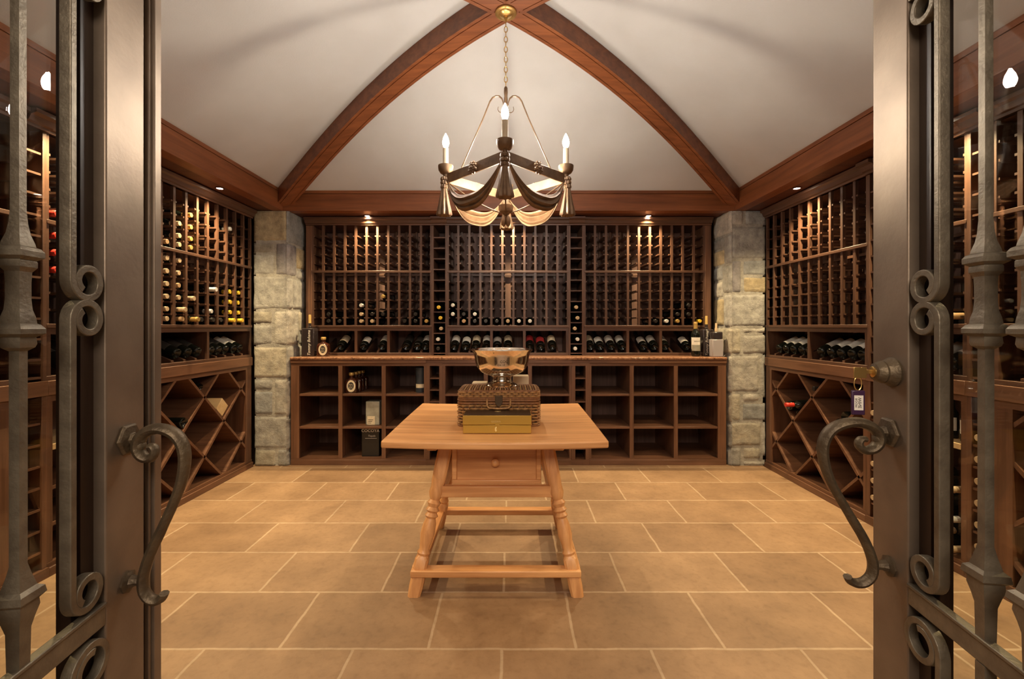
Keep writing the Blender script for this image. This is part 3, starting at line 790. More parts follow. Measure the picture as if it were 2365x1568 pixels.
# display bottles lying base outward over the counter
AX = math.radians(25)
def display(kind, org, u, cap, lab, txt, shape='bord', tw=0.0, reverse=False):
    v = vdir(kind); ax = v*math.cos(AX)+Vector((0, 0, math.sin(AX)))
    p = l2w(kind, org, u, .020, ZO+.052)
    bottle(p, ax, Vector((0, 0, 1))+Vector((tw, 0, 0)), cap, lab, txt, 'display bottles lying base outward', shape)
DIS = {'A': [(785, 'lab_cream'), (838, 'lab_white'), (881, 'lab_white'), (937, 'lab_black'), (963, 'lab_black'), (985, 'lab_white')],
       'B': [(1049, 'lab_white'), (1075, 'lab_white'), (1098, 'lab_cream'), (1123, 'lab_white'), (1148, 'lab_grey'), (1173, 'lab_cream'), (1224, 'lab_red'), (1249, 'lab_red'), (1276, 'lab_cream')],
       'C': [(1362, 'lab_cream'), (1387, 'lab_white'), (1413, 'lab_white'), (1438.5, 'lab_white'), (1488, 'lab_grey'), (1513, 'lab_white'), (1539, 'lab_grey'), (1588, 'lab_white')]}
for key, rk, nm in (('A', rackA, 'left'), ('B', rackB, 'middle'), ('C', rackC, 'right')):
    for i, (px, lab) in enumerate(DIS[key]):
        u = XR(px)-rk.org[0]
        u = max(.062, min(rk.w-.062, u))
        display('back', rk.org, u, 'cap_black', lab, f'bottle with {lab[4:]} label lying on display, {ORD[i]} from left under the {nm} back rack', 'burg' if i % 3 == 1 else 'bord')
def side_display(kind, px, lab, i):
    rk = side_rack[kind, 'A']
    Yp = (XS-.022 if kind == 'right' else XS+.022)*F/abs(px-CX)
    u = rk.org[1]-Yp if kind == 'right' else Yp-rk.org[1]
    display(kind, rk.org, u, 'cap_black', lab, f'dark bottle with {lab[4:]} label on display in the {kind} wall rack, {ORD[i]} from left')
for i, (px, lab) in enumerate(((416, 'lab_black'), (441, 'lab_black'), (464, 'lab_black'), (494, 'lab_white'), (511, 'lab_black'), (527, 'lab_black'), (546, 'lab_white'), (560, 'lab_white'))):
    side_display('left', px, lab, i)
for i, (px, lab) in enumerate(((1793, 'lab_white'), (1809, 'lab_white'), (1826, 'lab_white'), (1845, 'lab_white'), (1862, 'lab_white'), (1889, 'lab_grey'), (1912, 'lab_white'), (1935, 'lab_white'), (1960, 'lab_white'), (1984, 'lab_white'))):
    side_display('right', px, lab, i)
# two through the near door glass
for kind, key, us, nm in (('left', 'B', (.10, .20, .30, .39), 'middle bay'), ('right', 'B', (.10, .19, .29, .39), 'middle bay')):
    rk = side_rack[kind, key]
    for i, u in enumerate(us):
        display(kind, rk.org, u, 'cap_black', 'lab_grey' if kind == 'right' else 'lab_black', f'display bottle in the {nm} of the {kind} wall, {ORD[i]} from left, behind door glass')

# bottles in the bins
def bin_bottle(kind, y, z, cap, txt, neck_out=True, lab=None, v=.03):
    d = vdir(kind); X = (XS+v) if kind == 'right' else -(XS+v)
    if neck_out: bottle((X+d.x*.25, y, z), -d, (0, 0, 1), cap, lab, txt, 'bottles in the low bins')
    else: bottle((X, y, z), d, (0, 0, 1), cap, lab, txt, 'bottles in the low bins')
bin_bottle('left', 2.968, .530, K_, 'dark bottle lying base outward in the left diamond bin near the door handle', False, v=.01)
bin_bottle('left', 3.176, .735, K_, 'dark bottle lying base outward in an upper left diamond bin', False, v=.05)
bin_bottle('right', 3.338, .587, Rd, 'red capped bottle lying neck outward in the right diamond bin', True, v=-.02)
bin_bottle('right', 3.357, .511, K_, 'black bottle lowest in the right bin under the red capped one', False, v=.04)
bin_bottle('right', 3.412, .568, K_, 'black bottle lying base outward beside the red capped bottle in the right bin', False, v=.0)
bin_bottle('right', 3.147, .735, K_, 'dark capped bottle lying in the upper right diamond bin', True, v=.06)
bin_bottle('right', 3.138, .310, K_, 'black capped bottle at the bottom of the lower right diamond bin', True, v=.08)
bin_bottle('right', 2.925, .530, K_, 'black bottle lying in the right bin nearest the handle', False, v=.02)
bin_bottle('right', 2.865, .590, K_, 'second black bottle leaning on the one nearest the handle in the right bin', False, v=.02)
bin_bottle('right', 2.735, .745, K_, 'dark bottle topmost in the right bin beside the key tag', False, v=.02)
# right wall low ladders and the middle bin
for j, (y0, y1) in enumerate(LAD):
    for k in range(1, 7):
        z = .73-.1*k+.0375
        if j == 0 and k in (3,): continue
        bottle((XS+.290, (y0+y1)/2, z), (-1, 0, 0), (0, 0, 1), C_, None, f'cream corked bottle in {"far" if j == 0 else "near"} low ladder of the right wall, {ORD[k]} cell from top', 'bottles in the low ladders')
n = 0
for r in range(5):
    for c in range(5 if r % 2 == 0 else 4):
        y = 2.53-.045-.004-c*.086-(.043 if r % 2 else 0)
        z = .062+.0385+r*.072
        n += 1
        rowt = ORD[r]
        bottle((XS+.28-.01*((c*7+r*3) % 4), y, z), (-1, 0, 0), (0, 0, 1), C_ if (r+c) % 3 else W_, None, f'corked bottle in the right middle bin stack, {rowt} layer up, {ORD[c]} from left', 'bottles stacked in the right middle bin')
for i, y in enumerate((2.50, 2.41, 2.32, 2.23, 2.14)):
    bottle((XS+.065+.02*(i % 2), y, .616), (0, 0, 1), (-1, 0, 0), K_, 'lab_white', f'small standing bottle with white label on the pale shelf, {ORD[i]} from left', 'standing bottles on the pale shelf', scale=.64)
# wine box in left bin
t = thing('wooden_wine_box', 'pale wooden wine box wedged in the left diamond bin', 'box', (-XS-.02, 3.372, .4743))
b = MB().prism([(0, .018), (.070, .088), (.0, .158), (-.070, .088)], 'x', -.22, 0); b.build('box_body', 'pale_x', t, bevel=.002)

# ------------------------------------------------------------------ things on the counter and in the base cabinets
def spirit_bottle(loc, label, group=None, s=1.0, mat='amber'):
    t = thing('spirit_bottle', label, 'bottle', loc, 0, group); t.scale = (s, s, s)
    W, D = .046, .027
    m = MB(); v = []; n = 32
    sec = [(0, .90), (.003, .97), (.010, 1.0), (.080, 1.0), (.090, .95), (.098, .80), (.104, .58), (.109, .36)]
    for z, k in sec:
        for i in range(n):
            q = 2*PI*(i+.5)/n; c, sn = math.cos(q), math.sin(q)
            e = .38 if k > .7 else .38+.62*(.9-k)
            v.append((W*k*math.copysign(abs(c)**e, c), max(D*k, .0145)*math.copysign(abs(sn)**e, sn), z))
    f = [(r*n+i, r*n+(i+1) % n, (r+1)*n+(i+1) % n, (r+1)*n+i) for r in range(len(sec)-1) for i in range(n)]
    f += [tuple(range(n-1, -1, -1)), tuple(range((len(sec)-1)*n, len(sec)*n))]
    m.add(v, f); m.build('glass_body', mat, t, smooth=50)
    MB().lathe([(.0155, .106), (.0145, .112), (.0140, .132)], 16).build('neck', mat, t)
    MB().lathe([(.0155, .128), (.0185, .131), (.0190, .146), (.0165, .150)], 16).build('stopper', 'cap_gold', t)
    MB().prism([(.006+.033*math.cos(2*PI*i/28), .052+.044*math.sin(2*PI*i/28)) for i in range(28)], 'y', -.0292, -.0250).build('oval_label', 'lab_cream', t)
    MB().prism([(.006+.021*math.cos(2*PI*i/24), .054+.028*math.sin(2*PI*i/24)) for i in range(24)], 'y', -.0298, -.0290).build('label_emblem', 'ink', t)
    k = MB()
    for r, zz in enumerate((.064, .052, .040)):
        for c in range(4): k.box(-.006+.007*c+.0012*(r % 2), -.0030+.007*c, -.0303, -.0296, zz-.004, zz+.004-.003*((c+r) % 2))
    k.build('emblem_marks', 'lab_cream', t)
    return t
def decanter(loc, label, wd, dp, h, mat, script=.012):
    t = thing('square_decanter', label, 'bottle', loc)
    MB().box(-wd/2, wd/2, -dp/2, dp/2, 0, h).build('glass_body', mat, t, bevel=.008)
    MB().lathe([(.018, h-.004), (.018, h+.012), (.013, h+.018), (.012, h+.045)], 16).build('neck', mat, t)
    MB().lathe([(.014, h+.044), (.0125, h+.048), (.0115, h+.115), (.010, h+.118)], 14).build('stopper', 'cap_gold', t)
    if script:
        text('script_lettering', 'Tommy Bahama', .034, 'lab_white', t, frame((script, -dp/2-.0006, h*.47), (0, 0, 1), (-1, 0, 0)), shear=.35)
    return t
ZTOP = .919
decanter((WX(715, 3.88), 3.885, ZTOP), 'tall dark decanter with gold stopper at the left end of the counter', .112, .085, .245, 'smoke')
spirit_bottle((WX(746, 3.86), 3.87, ZTOP), 'squat amber spirit bottle with oval label beside the dark decanter', s=1.12)
bx = WX(1607, 3.86)
wb = bottle((bx, 3.865, ZTOP), (0, 0, 1), (0, -1, 0), 'cap_gold', 'lab_white', 'upright wine bottle with white label near the right end of the counter', 'upright bottles on the counter')
g = MB(); g.grid([[(.0386*math.cos(-1.3+2.6*i/14), .0386*math.sin(-1.3+2.6*i/14), z) for i in range(15)] for z in (.048, .100)])
tag(g.build('lower_label', 'tin', wb, 60), 'grey green lower label')
for i, ch in enumerate('GOULEE'):
    q = (i-2.5)*.0095/.0386
    text('label_letter', ch, .0125, 'ink', wb, frame((.0388*math.cos(q), .0388*math.sin(q), .132), (-math.sin(q), math.cos(q), 0), (0, 0, 1)), depth=.0002)
decanter((WX(1632, 3.90), 3.905, ZTOP), 'dark square decanter with gold stopper at the right end of the counter', .095, .085, .235, 'smoke', -.012)
t = thing('frosted_bottle', 'frosted grey square bottle in front of the dark decanter, right end of counter', 'bottle', (WX(1653, 3.82), 3.812, ZTOP))
MB().box(-.047, .047, -.036, .036, 0, .150).build('glass_body', 'frost', t, bevel=.006)
MB().box(-.044, .044, -.034, .034, .150, .215).build('shoulder', 'smoke', t, bevel=.010)
MB().lathe([(.012, .213), (.012, .245), (.009, .250), (.009, .285), (.007, .29)], 14).build('stopper', 'cap_cream', t)

YBX = YCAB+.13
for i, (px, dy) in enumerate(((812, 0), (822, .07), (829, .14), (837, .21))):
    spirit_bottle((WX(px, YCAB+.07+dy), YCAB+.07+dy, .606), ('squat spirit bottle with oval label standing in front in the base cabinet' if i == 0 else f'squat spirit bottle standing {ORD[i]} in line behind the front one in base cabinet'), 'squat spirit bottles in the base cabinet', s=1.16, mat='amber')
t = thing('bottle_canister', 'dark round bottle canister with pale label on the upper shelf of the left cabinet', 'canister', (WX(971, YCAB+.09), YCAB+.10, .606))
MB().lathe([(.042, 0), (.043, .002), (.043, .165), (.043, .19), (.041, .193)], 24).build('tube_body', 'bluegrey', t)
MB().lathe([(.044, .160), (.0445, .162), (.0445, .215), (.042, .218)], 24).build('lid', 'bluegrey', t)
b = MB(); rr = .0437
b.grid([[(rr*math.sin(a), -rr*math.cos(a), z) for a in [-.9+1.8*i/12 for i in range(13)]] for z in (.042, .075)]); b.build('paper_label', 'lab_cream', t)
t = thing('tin_box', 'grey green tin box with pale label on the middle shelf of the left cabinet', 'box', (WX(863, YCAB+.08), YCAB+.10, .328))
MB().box(-.060, .060, -.05, .05, 0, .205).build('tin_body', 'tin', t, bevel=.006)
MB().box(-.046, .020, -.0512, -.0500, .004, .078).build('paper_label', 'lab_cream', t)
for k in range(3): MB().box(-.038, .005-.008*k, -.0520, -.0512, .045-.014*k, .049-.014*k).build('label_line', 'ink', t)
t = thing('tequila_box', 'black gift box with white lettering on the bottom of the left cabinet', 'box', (WX(858, YCAB+.08), YCAB+.10, .058))
MB().box(-.075, .075, -.05, .05, 0, .246).build('box_body', 'blackbox', t, bevel=.003)
text('lettering', 'COCOYA', .036, 'lab_white', t, frame((0, -.0506, .222), (1, 0, 0), (0, 0, 1)))
text('lettering', 'Tequila', .022, 'lab_grey', t, frame((.01, -.0506, .178), (1, 0, 0), (0, 0, 1)), shear=.3)
MB().box(-.045, .055, -.0506, -.0500, .155, .158).build('printed_line', 'lab_grey', t)

# ------------------------------------------------------------------ table
TX, TY, TZ = -.046, 2.268, .703
t = thing('wooden_table', 'square old pine table with drawer and splayed turned legs under the chandelier', 'table', (TX, TY, 0))
HW, HD = .475, .452
n = 24; v = []; 
b = MB()
def tz(x, y): return TZ+.006*((x/HW)**2)-.003*((y/HD)**2)
rows = []
for j in range(n+1):
    y = -HD+2*HD*j/n; row = []
    for i in range(n+1):
        x = -HW+2*HW*i/n
        yy = y+(.010*(1-(x/HW)**2)*(-1 if y < 0 else 0)*(abs(y)/HD)**3)
        row.append((x*(1+.012*(y/HD)), yy, tz(x, y)))
    rows.append(row)
b.grid(rows); top = list(b.v); L = len(b.v)
b.v += [(p[0], p[1], p[2]-.030) for p in top]; nn = n+1
b.f += [tuple(i+L for i in reversed(f)) for f in b.f[:n*n]]
ring = [i for i in range(nn)]+[j*nn+n for j in range(1, nn)]+[n*nn+i for i in range(n-1, -1, -1)]+[j*nn for j in range(n-1, 0, -1)]
for k in range(len(ring)):
    a, c = ring[k], ring[(k+1) % len(ring)]; b.f.append((a, a+L, c+L, c))
b.build('tabletop', 'table_x', t, smooth=40, bevel=.006)
# legs
FX, FYy, TXx, TYy = .357, .325, .224, .205
def leg(sx, sy):
    foot = Vector((sx*FX, sy*FYy, 0)); head = Vector((sx*TXx, sy*TYy, .678)); d = (head-foot); Ln = d.length; d.normalize()
    m = MB()
    # square ends, turned middle: (fraction, half width, square?)
    sec = [(0.0, .028, 1), (.05, .030, 1), (.15, .030, 1), (.215, .030, 1), (.235, .024, 0), (.25, .029, 0), (.27, .022, 0), (.30, .025, 0), (.36, .032, 0), (.42, .029, 0), (.46, .022, 0), (.475, .030, 0), (.495, .021, 0), (.51, .031, 0), (.53, .022, 0),
           (.555, .031, 0), (.575, .021, 0), (.59, .027, 0), (.62, .033, 0), (.66, .030, 0), (.69, .030, 1), (.80, .032, 1), (1.0, .032, 1)]
    x = Vector((0, 1, 0)).cross(d).normalized(); y = d.cross(x)
    v = []; n = 16
    for fr, r, q in sec:
        p = foot+d*(Ln*fr)
        for i in range(n):
            a = 2*PI*(i+.5)/n; k = r
            if q: k = r/max(abs(math.cos(a)), abs(math.sin(a)))
            pt = p+x*(k*math.cos(a))+y*(k*math.sin(a))
            if fr == 0.0: pt.z = 0
            v.append(pt)
    f = [(a*n+i, a*n+(i+1) % n, (a+1)*n+(i+1) % n, (a+1)*n+i) for a in range(len(sec)-1) for i in range(n)]
    f += [tuple(range(n-1, -1, -1)), tuple(range((len(sec)-1)*n, len(sec)*n))]
    m.add(v, f); m.build('leg', 'table_z', t, smooth=40)
for sx in (-1, 1):
    for sy in (-1, 1): leg(sx, sy)
def at(z): k = z/.678; return FX+(TXx-FX)*k, FYy+(TYy-FYy)*k
# floor stretchers
fx, fy = at(.098)
MB().box(-fx-.035, fx+.035, -fy-.040, -fy+.016, .082, .112).build('front_stretcher', 'table_x', t, bevel=.005)
MB().box(-fx-.035, fx+.035, fy-.016, fy+.040, .082, .112).build('back_stretcher', 'table_x', t, bevel=.005)
for s in (-1, 1): MB().box(s*(fx+.008)-.028, s*(fx+.008)+.028, -fy, fy, .086, .114).build('side_stretcher', 'table_y', t, bevel=.005)
# apron frame with drawer
ax_, ay_ = at(.43)
MB().box(-ax_, ax_, -ay_-.018, -ay_+.014, .402, .452).build('apron_rail', 'table_x', t, bevel=.003)
MB().box(-ax_, ax_, ay_-.014, ay_+.018, .402, .665).build('apron_rail', 'table_x', t, bevel=.003)
for s in (-1, 1): MB().prism([(-ay_+.01, .42), (ay_-.01, .42), (TYy-.01, .668), (-TYy+.01, .668)], 'x', s*.245-.012, s*.245+.012).build('side_apron', 'table_y', t)
dr = MB().box(-.195, .195, -.232, .15, .470, .640).build('drawer', 'table_x', t, bevel=.004)
fr = MB().box(-.205, .205, -.246, -.228, .640, .655).box(-.205, .205, -.246, -.228, .455, .474).box(-.205, -.182, -.246, -.228, .474, .640).box(.182, .205, -.246, -.228, .474, .640)
fr.build('drawer_moulding', 'table_x', dr, bevel=.004)
MB().lathe([(.008, 0), (.008, -.010), (.016, -.018), (.018, -.026), (.012, -.034), (.003, -.037)], 16, axis='y', c=(-.005, -.232, .556)).build('drawer_knob', 'table_y', dr)
for s in (-1, 1):
    MB().box(s*.272-.022, s*.272+.022, -.385, .385, .646, .674).build('top_batten', 'table_y', t, bevel=.006)
MB().box(.30, .50, .19, .255, .645, .672).build('slide_arm', 'table_x', t, bevel=.010)

# gold box
t = thing('gold_gift_box', 'flat gold gift box on the front of the table', 'box', (WX(1148, 1.95), 2.020, TZ+.001))
MB().box(-.151, .151, -.066, .066, 0, .036).build('box_base', 'goldcard', t, bevel=.0015)
ld = MB().box(-.152, .152, -.067, .067, .038, .079).build('box_lid', 'goldcard', t, bevel=.0015)
MB().prism([(.015*math.cos(2*PI*i/24), .030+.009*math.sin(2*PI*i/24)) for i in range(24)], 'z', .0785, .0802).build('oval_emblem', 'goldink', ld)
text('lettering', 'GODIVA', .011, 'goldink', ld, frame((-.005, -.0674, .052), (1, 0, 0), (0, 0, 1)))
MB().box(-.150, .150, -.065, .065, .0785, .0792).build('lid_panel', 'latch', ld)
MB().box(-.008, .010, -.0690, -.0668, .034, .044).build('closing_tab', 'goldcard', t)
k = MB()
for q in range(9): k.ball((-.006+.003*math.sin(q*1.9), -.0660, .010+.0022*q), .0014, 6)
k.build('small_motif', 'goldink', t)

# wicker basket
KX, KY = WX(1152, 2.09), 2.205
t = thing('wicker_basket', 'brown woven wicker basket with lid behind the gold box', 'basket', (KX, KY, TZ+.001))
def rrect(hw, hd, r, z, n=96):
    pts = []
    per = [(hw-r, -hd), (hw, -hd+r), (hw, hd-r), (hw-r, hd), (-hw+r, hd), (-hw, hd-r), (-hw, -hd+r), (-hw+r, -hd)]
    out = []
    segs = [((-hw+r, -hd), (hw-r, -hd)), 'c1', ((hw, -hd+r), (hw, hd-r)), 'c2', ((hw-r, hd), (-hw+r, hd)), 'c3', ((-hw, hd-r), (-hw, -hd+r)), 'c4']
    cc = {'c1': (hw-r, -hd+r, -PI/2), 'c2': (hw-r, hd-r, 0), 'c3': (-hw+r, hd-r, PI/2), 'c4': (-hw+r, -hd+r, PI)}
    tot = 4*(hw+hd-2*r)+2*PI*r; step = tot/n
    for s in segs:
        if isinstance(s, str):
            cx, cy, a0 = cc[s]; k = max(1, round(PI/2*r/step))
            out += [(cx+r*math.cos(a0+PI/2*i/k), cy+r*math.sin(a0+PI/2*i/k)) for i in range(k)]
        else:
            (x0, y0), (x1, y1) = s; k = max(1, round(math.hypot(x1-x0, y1-y0)/step))
            out += [(x0+(x1-x0)*i/k, y0+(y1-y0)*i/k) for i in range(k)]
    return [(p[0], p[1], z) for p in out]
HB, DB = .190, .112
MB().prism([(p[0], p[1]) for p in rrect(HB-.006, DB-.006, .02, 0, 40)], 'z', .002, .108).build('basket_body', 'wickerdark', t)
def weave(z0, z1, rows, nstk, hw, hd, name, mat, parent, rad, amp):
    m = MB()
    for k in range(rows):
        z = z0+(z1-z0)*(k+.5)/rows
        base = rrect(hw, hd, .022, z, nstk*4); cnt = len(base); pts = []
        for i, p in enumerate(base):
            a = base[i-1]; c = base[(i+1) % cnt]; tx, ty = c[0]-a[0], c[1]-a[1]; l = math.hypot(tx, ty) or 1
            s = amp*math.cos(PI*i/2+PI*k)
            pts.append((p[0]+ty/l*s, p[1]-tx/l*s, z))
        m.tube(pts, rad, 5, closed=True)
    m.build(name, mat, parent, smooth=60)
weave(.006, .104, 7, 34, HB, DB, 'woven_strands', 'wickerlight', t, .0050, .0066)
b = MB()
for i, p in enumerate(rrect(HB+.001, DB+.001, .022, 0, 80)):
    if i % 2: continue
    b.tube([(p[0], p[1], .004), (p[0], p[1], .108)], .0032, 5)
b.build('stakes', 'wicker', t)
lid = MB().prism([(p[0], p[1]) for p in rrect(HB-.002, DB-.002, .022, 0, 48)], 'z', .126, .158).build('lid', 'wickerdark', t)
b = MB()
for z, r in ((.004, .005), (.110, .0065), (.124, .0065), (.134, .0045)): b.tube(rrect(HB+.003, DB+.003, .022, z, 60), r, 6, closed=True)
b.build('rim_bands', 'wicker', t)
weave(.138, .166, 3, 36, HB, DB, 'lid_strands', 'wickerlight', lid, .0046, .0055)
b = MB().tube(rrect(HB-.002, DB-.002, .022, .1655, 60), .006, 6, closed=True)
b.build('lid_rim', 'wicker', lid)
for g in range(30):
    x = -HB+.012+g*(2*HB-.024)/29
    hgt = .166+.006*(1-(x/HB)**2)
    MB().tube([(x, -DB+.004, .164), (x, -DB*.6, hgt), (x, 0, hgt+.002), (x, DB*.6, hgt), (x, DB-.004, .164)], .0048 if g % 3 else .0056, 6).build('lid_slat', 'wickerlight' if g % 2 else 'wicker', lid)
b = MB()
hp = [(-.055+.0, -DB-.004, .128), (-.055, -DB-.016, .122), (-.054, -DB-.020, .100), (-.046, -DB-.020, .090), (0, -DB-.020, .087), (.046, -DB-.020, .090), (.054, -DB-.020, .100), (.055, -DB-.016, .122), (.055, -DB-.004, .128)]
b.tube(hp, .0045, 8).build('carry_handle', 'wickerlight', t)
MB().prism([(-.018, .146), (.018, .146), (.018, .112), (.006, .096), (-.006, .096), (-.018, .112)], 'y', -DB-.012, -DB-.004).build('latch_plate', 'latch', t, bevel=.001)
# silver bowl
t = thing('silver_bowl', 'large polished silver footed bowl on top of the wicker basket', 'bowl', (WX(1159, 2.2), KY+.0, TZ+.1755))
prof_o = [(.080, .0), (.082, .006), (.076, .012), (.070, .015), (.060, .020), (.050, .026), (.046, .036), (.047, .048), (.060, .056), (.085, .064), (.110, .078), (.126, .100), (.132, .125), (.136, .150), (.143, .172), (.152, .182), (.153, .185), (.150, .187)]
prof_i = [(.143, .183), (.134, .170), (.131, .150), (.127, .125), (.121, .102), (.105, .082), (.080, .069), (.030, .064), (.002, .063)]
MB().lathe(prof_o+prof_i, 64).build('bowl_body', 'silver', t, smooth=40)
for word, sz, zz, r in (('Y COC', .017, .132, .1340), ('CHIP', .012, .116, .1307)):
    # engraving wrapped on the curved side, letter by letter
    tot = len(word)
    for i, ch in enumerate(word):
        if ch == ' ': continue
        a = (i-(tot-1)/2)*sz*.78/r
        text('engraved_letter', ch, sz, 'latch', t, frame((r*math.sin(a), -r*math.cos(a), zz), (math.cos(a), math.sin(a), 0), (0, -.12, 1)), depth=.0002)
# cream boxes behind the basket
t = thing('cream_carton', 'pale cream carton standing on the table behind the basket, left of bowl foot', 'box', (WX(1108, 2.40), 2.42, TZ+.001))
MB().box(-.040, .040, -.04, .04, 0, .170).build('carton_body', 'creambox', t, bevel=.002)
t = thing('cream_carton', 'taller pale cream carton standing on the table behind the basket, right of bowl foot', 'box', (WX(1203, 2.40), 2.42, TZ+.001))
MB().box(-.042, .042, -.04, .04, 0, .206).build('carton_body', 'creambox', t, bevel=.002)

# ------------------------------------------------------------------ chandelier
cx, cy = -.006, 2.25
CH = thing('chandelier', 'antique gilt chandelier with square frame, swags and candle bulbs over the table', 'chandelier', (cx, cy, 0))
ZAP = zrib(0)
MB().lathe([(.050, ZAP+.004), (.054, ZAP-.002), (.0555, ZAP-.006), (.054, ZAP-.010), (.050, ZAP-.0115), (.040, ZAP-.012), (.0385, ZAP-.015), (.036, ZAP-.0155), (.034, ZAP-.0135), (.030, ZAP-.017), (.016, ZAP-.021), (.011, ZAP-.023), (.0105, ZAP-.032), (.007, ZAP-.036), (.004, ZAP-.050)], 40).build('canopy', 'brass', CH, smooth=30)
m = MB(); z = ZAP-.048; zend = 2.392; i = 0; ll = .031
while z-ll > zend-.01:
    pts = []
    for k in range(14):
        a = 2*PI*k/14; x = .0085*math.cos(a); zz = z-ll/2+ll/2*math.sin(a)
        pts.append((x, 0, zz) if i % 2 else (0, x, zz))
    m.tube(pts, .0020, 6, closed=True); z -= ll-.0055; i += 1
m.build('chain', 'brass', CH)
MB().lathe([(.004, 2.40), (.009, 2.392), (.010, 2.370), (.008, 2.350), (.010, 2.33), (.009, 2.315), (.012, 2.306), (.006, 2.298), (.004, 2.27), (.002, 2.262)], 14).build('stem', 'antique', CH)
H = .302; ZBAR = 1.93
DIRS = [(0, -1), (1, 0), (0, 1), (-1, 0)]
for k, (dx, dy) in enumerate(DIRS):
    P = Vector((dx*H, dy*H, 0)); nx, ny = DIRS[(k+1) % 4]; Q = Vector((nx*H, ny*H, 0))
    side = Vector((dx, dy, 0)); tng = Vector((-dy, dx, 0))
    # suspension rod: scroll at the stem, over the top, straight down to the corner
    pts = []
    for j in range(9):
        a = PI*1.25-j*(PI*1.25)/8*1.0
        pts.append((.030+.026*math.cos(a)*1.0, 2.330+.026*math.sin(a)))
    pts = [(.012, 2.300), (.013, 2.318), (.020, 2.338), (.034, 2.350), (.050, 2.351), (.068, 2.342), (.082, 2.322), (.092, 2.296), (.12, 2.227), (.17, 2.113), (.22, 1.998), (.248, 1.936)]
    MB().sweep([side*p[0]+Vector((0, 0, p[1])) for p in pts], .010, .005, tng).build('suspension_rod', 'antique', CH)
    hk = [(.006, 2.276), (.014, 2.268), (.026, 2.266), (.036, 2.272), (.041, 2.284), (.038, 2.297)]
    MB().tube([side*p[0]+Vector((0, 0, p[1])) for p in hk], .0026, 6, taper=lambda q: 1-.5*q).build('small_hook', 'antique', CH)
    # frame bar
    d = (Q-P).normalized(); out = Vector((d.y, -d.x, 0))
    b = MB(); o4 = []
    for e in (P-d*.0+out*.004, Q+out*.004, Q-out*.006, P-out*.006): o4.append((e.x, e.y))
    b.prism(o4, 'z', ZBAR-.024, ZBAR+.024).build('frame_bar', 'antique', CH, bevel=.002)
    # rosette on the bar
    mid = (P+Q)/2+out*.010; b = MB()
    b.ball((mid.x+out.x*.004, mid.y+out.y*.004, ZBAR), .009, 8)
    for q in range(8):
        a = 2*PI*q/8; c = mid+d*(.015*math.cos(a)); b.ball((c.x, c.y, ZBAR+.015*math.sin(a)), .0085, 8)
    for q in range(8):
        a = 2*PI*(q+.5)/8; c = mid-out*.002+d*(.023*math.cos(a)); b.ball((c.x, c.y, ZBAR+.025*math.sin(a)), .0085, 8)
    b.build('rosette', 'antique', CH)
    # swag
    ns, nw = 26, 8; rows = []
    p0 = P+d*.020+out*.006; p1 = Q-d*.020+out*.006
    for a in range(ns+1):
        q = a/ns; c = p0.lerp(p1, q); u = 1-abs(2*q-1)**2.7
        wd = .020+.058*u; zc = ZBAR-.030-.132*u
        row = []
        for e in range(nw+1):
            g = e/nw-.5
            fold = .006*math.sin(e*PI*.75)*(0.4+u)
            row.append(Vector((c.x, c.y, 0))+out*(fold+.030*u*(1-4*g*g)*.6+.010*u)+Vector((0, 0, zc+wd*g*1.0)))
        rows.append(row)
    MB().grid(rows).build('swag', 'antique', CH, smooth=70, solid=.004)
    # leaf cluster and tassel at the corner
    b = MB(); c0 = P+side*.012
    for q in range(7):
        for rr in range(3):
            a = 2*PI*q/7+rr*.4; c = c0+side*(.012*math.cos(a))+tng*(.015*math.sin(a)); b.ball((c.x, c.y, 1.928-.020*rr), .0085, 8, sz=1.3)
    b.build('leaf_cluster', 'antique', CH)
    ts = MB().lathe([(.012, 1.895), (.016, 1.87), (.021, 1.84), (.027, 1.80), (.034, 1.762), (.036, 1.748), (.033, 1.742), (.020, 1.752)], 48, c=(c0.x, c0.y, 0), mod=lambda a, h: 1+.16*math.cos(8*a)*(1.93-h)/.18)
    ts.build('tassel', 'antique', CH, smooth=60)
    # candle cup, sleeve, bulb
    cc = P+side*.004
    cup = MB().lathe([(.006, 1.930), (.012, 1.940), (.014, 1.950), (.028, 1.958), (.037, 1.972), (.039, 1.988), (.0385, 1.996), (.034, 1.996), (.020, 1.988), (.010, 1.986)], 24, c=(cc.x, cc.y, 0)).build('candle_cup', 'antique', CH)
    MB().lathe([(.017, 1.986), (.017, 2.002), (.0145, 2.004), (.0145, 2.084), (.010, 2.086)], 16, c=(cc.x, cc.y, 0)).build('candle_sleeve', 'candle', cup)
    MB().lathe([(.007, 2.086), (.012, 2.094), (.0165, 2.108), (.0165, 2.120), (.012, 2.138), (.006, 2.150), (.0015, 2.160)], 10, c=(cc.x, cc.y, 0)).build('bulb', 'bulb', cup, smooth=80)
    # curved rods to the lower cup
    am = (P+Q)/2
    pts = []
    for q in range(11):
        s = q/10; rr = (1-s)*.985
        pts.append((P.x*rr, P.y*rr, 1.752+.165*rr**1.45))
    MB().tube(pts, .0038, 6).build('lower_arm', 'antique', CH)
lc = MB().lathe([(.004, 1.735), (.014, 1.745), (.018, 1.752), (.032, 1.760), (.037, 1.775), (.038, 1.792), (.034, 1.793), (.014, 1.786), (.010, 1.784)], 24).build('lower_cup', 'antique', CH)
MB().lathe([(.016, 1.784), (.016, 1.795), (.0145, 1.797), (.0145, 1.842), (.009, 1.845)], 16).build('candle_sleeve', 'candle', lc)
MB().lathe([(.007, 1.845), (.012, 1.853), (.0165, 1.867), (.0165, 1.879), (.012, 1.897), (.006, 1.909), (.0015, 1.919)], 10).build('bulb', 'bulb_inner', lc, smooth=80)
